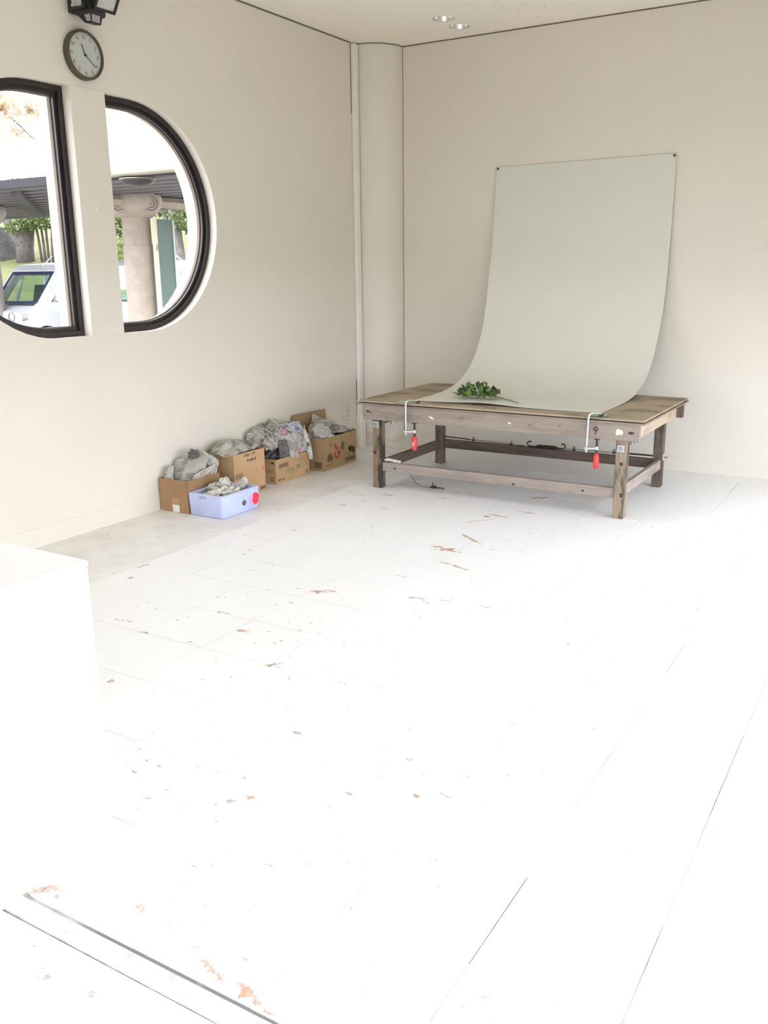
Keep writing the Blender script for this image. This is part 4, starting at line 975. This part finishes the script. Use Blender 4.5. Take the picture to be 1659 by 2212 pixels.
# outlet
t = thing('wall_outlet', (0, -.518, .327), 'cream power outlet plate low on the left wall by the trunking', 'outlet')
B().box(0.0005, .009, -.566, -.470, .265, .389, .003).build('plate', M['outlet'], t)
for z in (.350, .304): B().box(.009, .0105, -.534, -.502, z-.016, z+.016, .0005).build('socket', M['outlet'], t)
mark('slot', 'x+', .0105, [rect(-.526, z-.006, -.523, z+.006) for z in (.350, .304)]+[rect(-.513, z-.006, -.510, z+.006) for z in (.350, .304)], M['inkbrown'], t)
#@@PART3

# ------------------------------------------------------------------ outside: ground, canopy, column, board
GZ = -.12
struct(B().box(-70, 40, -50, 60, -.4, GZ).build('ground', M['asphalt']))
# lawn bank behind the parking area
def bank_z(x, y):
    d = max(0.0, (y*.85 - x*.35) - 11.2)
    return GZ + .02 + .205*d + .05*math.sin(x*1.3)*math.sin(y*1.1)*min(1, d)
b = B(); gx = np.arange(-46, -9.9, 1.0); gy = np.arange(5, 40.1, 1.0)
V = {(i, j): b.bm.verts.new((x, y, bank_z(x, y) - (.3 if (y*.85-x*.35) < 11.2 else 0))) for i, x in enumerate(gx) for j, y in enumerate(gy)}
for i in range(len(gx)-1):
    for j in range(len(gy)-1): b.bm.faces.new((V[i, j], V[i+1, j], V[i+1, j+1], V[i, j+1]))
tag(b.build('lawn_bank', M['grass'], None, True), 'sloping yellow-green lawn beyond the parked vehicles outside the window', 'lawn')

CYN, CYF, CZ_ = 1.97, 7.7, 2.80
t = thing('walkway_canopy', (-8, 4.8, CZ_), 'dark flat walkway canopy with ribbed underside outside the window', 'canopy')
zr = lambda y: 2.70 + .0175*(y-CYN)                        # underside, rising slightly away from the eave
XL, XR = -17.5, -1.2
def yslab(y0, y1, d0, d1): return B().prism([(XL, y0, zr(y0)+d0), (XL, y1, zr(y1)+d0), (XL, y1, zr(y1)+d1), (XL, y0, zr(y0)+d1)], (XR-XL, 0, 0))
yslab(CYN+.02, CYF, .062, .10).build('roof_deck', M['deckbeam'], t)
y = CYN+.28
while y < CYF-.3:
    yslab(y, y+.30, .0, .060).build('rib', M['deck'], t); y += .46
B().box(XL, XR, CYN-.03, CYN+.03, 2.685, 2.80).build('fascia', M['fascia'], t)
yslab(CYN+.03, CYN+.19, -.012, .060).build('edge_beam', M['deckbeam'], t)
yslab(CYF-.25, CYF, -.03, .060).build('edge_beam', M['deck'], t)
B().prism([(-7.95, 2.50, zr(2.5)-.07), (-7.65, 2.45, zr(2.5)-.07), (-12.70, 6.95, zr(6.95)-.07), (-13.05, 6.95, zr(6.95)-.07)], (0, 0, .069)).build('diagonal_brace', M['deckbeam'], t)
g = B().tube([(-5.22, CYN-.085, 2.742), (-1.3, CYN-.085, 2.742)], .045, 12); g.build('gutter', M['gutter'], t, 40)
t2 = thing('gutter_hopper', (-4.90, 2.05, 2.70), 'dark half-round bowl with a bright rim under the canopy eave', 'hopper')
pr = [(.225*math.cos(a), .092*math.sin(a)) for a in np.linspace(0, -PI/2, 9)]
B().lathe(pr, (-4.86, 2.07, 2.678), 'z', 20).build('bowl', M['frame'], t2, True)
B().lathe([(.222, 2.672), (.240, 2.672), (.240, 2.683), (.222, 2.683)], (-4.86, 2.07, 0), 'z', 24).build('rim', M['gutter'], t2)
def column(cx, cy, label, mat):
    t = thing('concrete_column', (cx, cy, GZ), label, 'column', 'columns carrying the canopy')
    R0 = .235
    B().lathe([(R0+.01, GZ), (R0+.01, 1.94), (R0+.004, 1.946), (R0+.004, 1.954), (R0, 1.96), (R0-.004, 2.385)], (cx, cy, 0), 'z', 28).build('shaft', mat, t, 40)
    # capital: bowl with flat volute discs on the sides
    prof = [(R0+.005, 2.385), (R0+.03, 2.39), (R0+.11, 2.45), (R0+.18, 2.53), (R0+.215, 2.60), (R0+.215, 2.69), (R0+.19, 2.742), (0, 2.742)]
    cp = B().lathe(prof, (cx, cy, 0), 'z', 28).build('capital', mat, t, 50)
    for dx, dy in ((-.27, -.27), (.27, .27), (.27, -.27), (-.27, .27)):
        # volute faces the viewer side (towards +x, -y)
        n = Vector((.707, -.707, 0)); s_ = Vector((.707, .707, 0)); off = .30 if dx*dy > 0 else None
        if off is None: continue
        c = Vector((cx, cy, 2.60)) + s_*(.25 if dx > 0 else -.25) + n*.33
        b = B()
        for r0, r1, d0, d1 in ((.0, .150, -.12, .012), (.120, .150, .012, .034), (.032, .058, .012, .034)):
            A_ = []
            for r_, d_ in ((r0, d0), (r1, d0), (r1, d1), (r0, d1)):
                A_.append([b.bm.verts.new(c + n*d_ + r_*(math.cos(a)*s_ + math.sin(a)*Vector((0, 0, 1)))) for a in np.linspace(0, 2*PI, 25)[:-1]])
            for q in range(4):
                u, v = A_[q], A_[(q+1) % 4]
                for m in range(24):
                    try: b.bm.faces.new((u[m], u[(m+1) % 24], v[(m+1) % 24], v[m]))
                    except ValueError: pass
        bmesh.ops.remove_doubles(b.bm, verts=b.bm.verts[:], dist=1e-5)
        vo_ = b.build('volute', mat, cp, 30)
        for r_, w__ in ((.116, .009), (.062, .007)):
            B().tube([c + n*.014 + r_*(math.cos(a)*s_ + math.sin(a)*Vector((0, 0, 1))) for a in np.linspace(0, 2*PI, 33)], w__, 5, False).build('groove', M['deck'], cp)
    return t
column(-7.35, 4.42, 'round pinkish concrete column with a scrolled capital beside the green board', M['concrete'])
column(-11.36, 4.42, 'grey column capital at the left edge of the window view', M['concrete2'])
t = thing('lintel_beam', (-7.35, 4.4, 2.6), 'pale concrete beam running through the column capital under the canopy', 'beam')
B().box(-7.52, -7.18, 3.15, 4.15, 2.56, 2.715, .07).build('near_beam', M['concrete'], t, 30)
B().box(-7.52, -7.18, 4.70, 7.4, 2.58, 2.735, .07).build('far_beam', M['concrete'], t, 30)
t = thing('green_board', (-7.0, 4.66, 1.0), 'dark green notice board with a cream edge fixed beside the column', 'board')
B().box(-7.02, -6.98, 4.50, 4.875, .2, 2.365).build('panel', M['boardgreen'], t)
B().box(-7.03, -6.965, 4.445, 4.498, .2, 2.38).build('edge_strip', M['boardedge'], t)
B().box(-7.03, -6.965, 4.877, 4.895, .2, 2.36).build('edge_strip', M['labelwhite'], t)
B().box(-6.965, -6.955, 4.455, 4.485, 1.86, 1.96).build('hinge', M['cargrey'], t)

# ------------------------------------------------------------------ vehicles
def boolean(bm_a, cutters):
    me = bpy.data.meshes.new('a'); bm_a.to_mesh(me); bm_a.free(); o = bpy.data.objects.new('a', me); COL.objects.link(o); cs = []
    for c in cutters:
        bmesh.ops.recalc_face_normals(c.bm, faces=c.bm.faces[:])
        m2 = bpy.data.meshes.new('c'); c.bm.to_mesh(m2); c.bm.free(); oc = bpy.data.objects.new('c', m2); COL.objects.link(oc); cs.append(oc)
        md = o.modifiers.new('b', 'BOOLEAN'); md.operation = 'DIFFERENCE'; md.object = oc; md.solver = 'EXACT'
    dg = bpy.context.evaluated_depsgraph_get(); res = bpy.data.meshes.new_from_object(o.evaluated_get(dg))
    for x in cs+[o]: bpy.data.objects.remove(x)
    return res
def van(loc, flip, label, rear_band=False):
    """small white van; built nose towards -y, origin on the ground under the middle of the front."""
    t = thing('van', loc, label, 'van', None)
    W2 = .7375
    def P(x, y, z): return Vector((x*(-1 if flip else 1), y*(-1 if flip else 1), z))
    prof = [(0.03, .28), (0, .45), (0, .84), (.04, .94), (.42, 1.06), (.98, 1.70), (1.15, 1.81), (1.9, 1.86), (3.1, 1.85), (3.28, 1.76), (3.36, 1.1), (3.38, .30)]
    def hw(z): return W2 - (0 if z < 1.05 else .09*(z-1.05)/.8)
    b = B(); L = [b.bm.verts.new(P(-hw(z), y, z)) for y, z in prof]; R_ = [b.bm.verts.new(P(hw(z), y, z)) for y, z in prof]; n = len(prof)
    for k in range(n): b.bm.faces.new((L[k], L[(k+1) % n], R_[(k+1) % n], R_[k]))
    for side in (L, R_):
        f = b.bm.faces.new(side)
    bmesh.ops.recalc_face_normals(b.bm, faces=b.bm.faces[:]); bmesh.ops.triangulate(b.bm, faces=[f for f in b.bm.faces if len(f.verts) > 4])
    bmesh.ops.recalc_face_normals(b.bm, faces=b.bm.faces[:])
    def prism_x(poly, x0, x1): return B().prism([P(x0, y, z) for y, z in poly], P(x1, 0, 0)-P(x0, 0, 0))
    cab = prism_x([(.58, .75), (.58, 1.02), (1.10, 1.70), (3.15, 1.77), (3.25, 1.05), (3.25, .75)], -.62, .62)
    ws = B().prism([P(x, y, z) for x, y, z in ((-.62, .30, 1.09), (.62, .30, 1.09), (.55, .95, 1.66), (-.55, .95, 1.66))], P(0, .6, -.25)-P(0, .0, .2))
    side = [prism_x([(1.02, 1.10), (1.22, 1.10), (1.72, 1.10), (1.72, 1.66), (1.26, 1.66)], -1, 1), prism_x([(1.85, 1.10), (3.0, 1.10), (3.0, 1.66), (1.85, 1.66)], -1, 1), prism_x([(.72, 1.10), (.96, 1.10), (1.18, 1.52), (1.12, 1.56)], -1, 1)]
    rw = B().prism([P(x, 3.0, z) for x, z in ((-.55, 1.15), (.55, 1.15), (.52, 1.34 if rear_band else 1.66), (-.52, 1.34 if rear_band else 1.66))], P(0, 1.0, 0))
    arches = []
    for y in (.55, 2.75):
        a_ = B(); 
        for sx in (-1, 1): a_.lathe([(0, -.14), (.385, -.14), (.385, .14), (0, .14)], P(sx*(W2-.06), y, .28), 'x', 20)
        arches.append(a_)
    me = boolean(b.bm, [cab, ws]+side+[rw]+arches)
    me.materials.clear(); me.materials.append(M['carwhite']); body = link_mesh('body', me, t)
    def part(b, name, mat, par=None, smooth=False):
        par = par or t
        o = b
        bmesh.ops.recalc_face_normals(o.bm, faces=o.bm.faces[:]); m_ = bpy.data.meshes.new(name); o.bm.to_mesh(m_); o.bm.free(); m_.materials.append(mat)
        if smooth: m_.polygons.foreach_set('use_smooth', [True]*len(m_.polygons))
        ob = link_mesh(name, m_, par); return ob
    # windscreen: dark seal frame and tinted pane
    def wsl(s0, s1, x0, x1, d0, d1):
        def q(x, s_, d): 
            y, z = .42+.56*s_, 1.06+.64*s_; return P(x*(1-.07*s_), y-d*.75, z+d*.66)
        return B().prism([q(x0, s0, d0), q(x1, s0, d0), q(x1, s1, d0), q(x0, s1, d0)], q(x0, s0, d1)-q(x0, s0, d0))
    ws_ = part(wsl(.05, .93, -.62, .62, -.03, -.02), 'windscreen', M['carglass'])
    for a in ((.03, .09, -.66, .66), (.88, .96, -.66, .66), (.09, .88, -.66, -.60), (.09, .88, .60, .66)): part(wsl(*a, -.012, .008), 'seal', M['carblue'], ws_)
    for poly in ([(1.06, 1.10), (1.72, 1.10), (1.72, 1.66), (1.28, 1.66)], [(1.85, 1.10), (3.0, 1.10), (3.0, 1.66), (1.85, 1.66)], [(.72, 1.10), (.96, 1.10), (1.18, 1.52), (1.12, 1.56)]):
        for sx in (-1, 1): part(B().prism([P(sx*.655, y, z) for y, z in poly], P(sx*.006, 0, 0)), 'side_window', M['carglass'])
    part(B().prism([P(x, 3.29, z) for x, z in ((-.55, 1.15), (.55, 1.15), (.52, 1.34 if rear_band else 1.66), (-.52, 1.34 if rear_band else 1.66))], P(0, .006, 0)), 'rear_window', M['carglass'])
    if rear_band: part(B().prism([P(x, 3.365, z) for x, z in ((-.62, 1.12), (.62, 1.12), (.62, 1.16), (-.62, 1.16))], P(0, .02, 0)), 'band', M['carblue'])
    for y in (.55, 2.75):
        for sx in (-1, 1):
            part(B().lathe([(0, -.01), (.384, -.01), (.384, .01), (0, .01)], P(sx*(W2-.185), y, .28), 'x', 24), 'arch_liner', M['carblue'])
            wh = part(B().lathe([(0, -.085), (.26, -.085), (.28, -.06), (.28, .06), (.26, .085), (0, .085)], P(sx*(W2-.10), y, .28), 'x', 24), 'wheel', M['tyre'])
            part(B().lathe([(0, -.095), (.16, -.095), (.17, -.08), (.17, .08), (.16, .095), (0, .095)], P(sx*(W2-.10), y, .28), 'x', 16), 'hub_cap', M['cargrey'], wh)
    for sx in (-1, 1):
        hl = part(B().prism([P(sx*x, -.004, z) for x, z in ((.30, .76), (.36, .90), (.46, .935), (.735, .935), (.735, .76))], P(0, .06, 0)), 'headlamp', M['headlamp'])
        part(B().lathe([(.075, -.012), (.088, -.012), (.088, .01), (.075, .01)], P(sx*.45, -.004, .85), 'y', 16), 'lamp_ring', M['cargrey'], hl)
        part(B().prism([P(sx*.30, -.009, .765), P(sx*.735, -.009, .765), P(sx*.735, -.009, .748), P(sx*.30, -.009, .748)], P(0, .01, 0)), 'lamp_rim', M['cargrey'], hl)
        part(B().prism([P(sx*.7385, .0, .77), P(sx*.7385, .13, .79), P(sx*.7385, .13, .91), P(sx*.7385, .0, .93)], P(sx*.004, 0, 0)), 'lamp_return', M['headlamp'], hl)
        part(B().prism([P(sx*x, -.006, z) for x, z in ((.355, .90), (.46, .947), (.735, .947), (.735, .935), (.46, .933), (.365, .892))], P(0, .01, 0)), 'lamp_rim', M['cargrey'], hl)
        part(B().prism([P(sx*.44, 3.372, .70), P(sx*.70, 3.372, .70), P(sx*.70, 3.372, .96), P(sx*.44, 3.372, .96)] if not rear_band else [P(sx*.36, 3.378, .58), P(sx*.72, 3.378, .58), P(sx*.72, 3.372, .78), P(sx*.36, 3.372, .74)], P(0, .02, 0)), 'tail_lamp', M['maroon'])
        part(B().prism([P(sx*.80, .78, 1.12), P(sx*.96, .80, 1.12), P(sx*.96, .80, 1.34), P(sx*.80, .78, 1.34)], P(0, .05, 0)), 'mirror', M['carwhite'])
        st = part(B().prism([P(sx*.12, 1.25, .78), P(sx*.58, 1.25, .78), P(sx*.56, 1.40, 1.42), P(sx*.14, 1.40, 1.42)], P(0, .12, 0)), 'seat', M['seat'])
    part(B().prism([P(-.30, -.006, .66), P(.30, -.006, .66), P(.30, -.006, .74), P(-.30, -.006, .74)], P(0, .03, 0)), 'grille', M['cargrey'])
    part(B().prism([P(-.735, -.03, .30), P(.735, -.03, .30), P(.735, -.02, .56), P(-.735, -.02, .56)], P(0, .08, 0)), 'bumper', M['carwhite'])
    db = part(B().prism([P(-.62, .56, .95), P(.62, .56, .95), P(.62, .80, .99), P(-.62, .80, .99)], P(0, 0, .06)), 'dashboard', M['seat'])
    whl = B(); c = P(.33, .93, 1.10); rr_ = [c + .17*(math.cos(a)*P(1, 0, 0) + math.sin(a)*P(0, .45, .9)) for a in np.linspace(0, 2*PI, 25)]
    part(whl.tube(rr_, .016, 6, False).tube([P(.33, .93, 1.10), P(.33, .75, .99)], .02, 6).tube([rr_[0], rr_[12]], .014, 5), 'steering_wheel', M['black'])
    part(B().tube([P(.12, 1.1, 1.78), P(.36, 1.15, 1.97)], .016, 6), 'aerial', M['labelwhite'])
    return t
van((-11.29, 4.45, GZ), False, 'white van facing the window, seen through the left half of the round window')
van((-9.05, 8.65, GZ), True, 'white vehicle parked with its back to the window, seen left of the column', True)

# ------------------------------------------------------------------ trees, hedge, mound
def leaf_cloud(centres, count, size, mat, name, parent, seed, shell=.55):
    r = np.random.default_rng(seed); w_ = np.array([c[3]*c[4]*c[5] for c in centres]); w_ = w_/w_.sum()
    idx = r.choice(len(centres), count, p=w_); C_ = np.array([c[:3] for c in centres])[idx]; S_ = np.array([c[3:6] for c in centres])[idx]
    d = r.normal(size=(count, 3)); d /= np.linalg.norm(d, axis=1)[:, None]; p = C_ + d*S_*(shell+(1-shell)*r.random((count, 1)))
    a = r.normal(size=(count, 3)); a /= np.linalg.norm(a, axis=1)[:, None]; b_ = np.cross(a, r.normal(size=(count, 3))); b_ /= np.linalg.norm(b_, axis=1)[:, None]
    sz = size*r.uniform(.6, 1.3, (count, 1)); off = np.array(wloc(parent))
    q = np.stack([p-a*sz, p-b_*sz*.45, p+a*sz, p+b_*sz*.45], 1).reshape(-1, 3) - off
    me = bpy.data.meshes.new(name); me.from_pydata(q.tolist(), [], np.arange(count*4).reshape(-1, 4).tolist()); me.materials.append(mat)
    o = link_mesh(name, me, parent); o['kind'] = 'stuff'; return o
def trunk(parent, pts, rad, mat, name='trunk', seg=10): return B().tube(pts, rad, seg).build(name, mat, parent, True)
# forked tree on the lawn, left half of the window
t = thing('tree', (-24.0, 15.2, bank_z(-24, 15.2)), 'forked tree with a thick trunk and drooping green leaves on the lawn', 'tree')
z0 = bank_z(-24, 15.2)
trunk(t, [(-24.0, 15.2, z0-.2), (-23.9, 15.2, z0+.5), (-23.7, 15.2, z0+1.2), (-23.6, 15.25, z0+2.0), (-23.55, 15.3, z0+2.6)], [.34, .30, .27, .24, .16], M['bark'])
trunk(t, [(-23.95, 15.15, z0+.45), (-24.2, 15.0, z0+1.0), (-24.5, 14.8, z0+1.7), (-24.7, 14.6, z0+2.6)], [.20, .17, .13, .09], M['barkpale'], 'branch')
leaf_cloud([(-23.7, 14.7, z0+1.12, .55, .35, .22), (-23.1, 14.9, z0+1.30, .65, .5, .32), (-22.6, 15.2, z0+1.35, .6, .5, .30), (-24.6, 14.9, z0+1.55, .6, .5, .2), (-22.3, 15.4, z0+1.75, .7, .6, .35), (-23.4, 15.2, z0+2.35, 1.6, 1.0, .45), (-25.2, 15.2, z0+2.4, 1.3, 1.0, .35), (-21.9, 15.6, z0+2.3, 1.2, 1.0, .5)], 6200, .08, M['foliage'], 'foliage', t, 3)
for k, (px, ty) in enumerate(((-23.32, -.25), (-23.14, -.1), (-22.97, .02), (-22.76, .22))):
    x, y = px, 15.4; z0 = bank_z(x, y)
    t = thing('sapling', (x, y, z0), ['leaning thin stem closest to the forked tree on the lawn', 'second thin stem from the forked tree on the lawn', 'upright third thin stem right of the forked tree', 'outermost thin stem right of the forked tree, leaning away'][k], 'sapling', 'thin stems beside the forked tree')
    trunk(t, [(x, y, z0-.1), (x+ty*.3, y, z0+.8), (x+ty*.8, y, z0+1.6), (x+ty*1.5, y, z0+2.3)], [.05, .045, .035, .02], M['bark'])
# mound
t = thing('mound', (-25.3, 15.2, bank_z(-25.3, 15.2)), 'dark grey-brown rounded mound on the lawn left of the forked tree', 'mound')
z0 = bank_z(-25.3, 15.2)
b = B(); bmesh.ops.create_icosphere(b.bm, subdivisions=4, radius=1)
for v in b.bm.verts:
    c = v.co; f = 1+.05*math.sin(c.x*19)*math.sin(c.y*17)+.05*math.sin(c.x*9+c.z*7); v.co = Vector((-25.45+c.x*.78*f, 15.2+c.y*.7*f, z0-.1+max(-.1, c.z)*1.15*f))
b.build('body', M['mound'], t, True)
# right half: two pale trunks, hedge, bushes
for k, (pts, rad, lab) in enumerate((
    ([(-15.45, 14.0, 1.35), (-15.5, 14.0, 2.0), (-15.55, 14.0, 2.8), (-15.5, 14.0, 3.6), (-15.35, 14.1, 5.0)], [.26, .22, .19, .16, .10], 'taller pale mottled tree trunk behind the green board'),
    ([(-15.98, 14.3, 1.3), (-16.1, 14.3, 1.9), (-16.2, 14.3, 2.6), (-16.25, 14.4, 3.6)], [.20, .17, .14, .08], 'leaning pale tree trunk close behind the green board edge'))):
    t = thing('tree', pts[0], lab, 'tree'); trunk(t, pts, rad, M['barkpale'])
    if k == 0: leaf_cloud([(-14.9, 14.2, 3.1, .8, .8, .5), (-14.6, 14.4, 2.6, .6, .6, .6), (-15.9, 14.6, 3.4, .8, .7, .35), (-14.3, 14.8, 1.9, .5, .5, .5)], 2600, .08, M['foliage'], 'foliage', t, 5)
    else: leaf_cloud([(-16.4, 14.8, 3.4, .9, .6, .3)], 700, .08, M['foliage'], 'foliage', t, 6)
t = thing('hedge', (-17.6, 14.0, 1.3), 'bright green clipped hedge left of the column', 'hedge')
B().box(-20.0, -16.6, 13.7, 14.3, 1.0, 2.30, .1).build('core', M['hedge'], t)
leaf_cloud([(-18.3+.5*i, 13.9, 2.15, .45, .35, .42) for i in range(-3, 4)], 4200, .06, M['hedge'], 'foliage', t, 8)
t = thing('tree', (-20.0, 16.5, 2.3), 'dense dark green tree behind the hedge, left of the column', 'tree')
trunk(t, [(-20.0, 16.5, 1.8), (-20.0, 16.5, 4.1)], [.2, .1], M['bark'])
leaf_cloud([(-20.1, 16.4, 3.9, .9, .8, .5), (-19.6, 16.2, 3.4, .7, .6, .4), (-20.8, 16.6, 3.3, .9, .8, .7), (-20.0, 16.6, 4.0, 1.6, 1.0, .5)], 3600, .09, M['foliage'], 'foliage', t, 9)
# autumn tree reaching over the canopy, left half of the window
t = thing('tree', (-17.5, 9.2, GZ), 'pale orange autumn tree reaching above the canopy at the upper left', 'tree')
trunk(t, [(-19.5, 8.4, GZ), (-19.3, 8.5, 2.5), (-18.9, 8.6, 5.0), (-18.3, 8.7, 7.2)], [.22, .19, .15, .10], M['bark'])
for q in ([(-18.6, 8.65, 6.5), (-17.4, 9.0, 6.1), (-16.4, 9.2, 5.4), (-15.7, 9.4, 4.75)], [(-18.7, 8.6, 6.0), (-17.5, 8.8, 5.7), (-16.8, 9.0, 5.0)], [(-18.3, 8.7, 7.0), (-16.6, 9.2, 6.4), (-15.2, 9.6, 5.6), (-14.9, 9.7, 5.3)], [(-17.0, 9.1, 5.75), (-16.7, 9.2, 6.0), (-16.5, 9.2, 6.35)]):
    trunk(t, q, [.035, .03, .022, .012][:len(q)], M['bark'], 'branch', 6)
leaf_cloud([(-16.6, 9.2, 5.6, 1.2, .8, .45), (-15.7, 9.4, 5.5, .8, .6, .5), (-16.2, 9.3, 5.0, .7, .5, .22), (-17.4, 9.0, 5.9, 1.0, .7, .6), (-16.2, 9.4, 6.5, 1.5, .8, .5)], 2200, .075, M['autumn'], 'foliage', t, 10, .1)
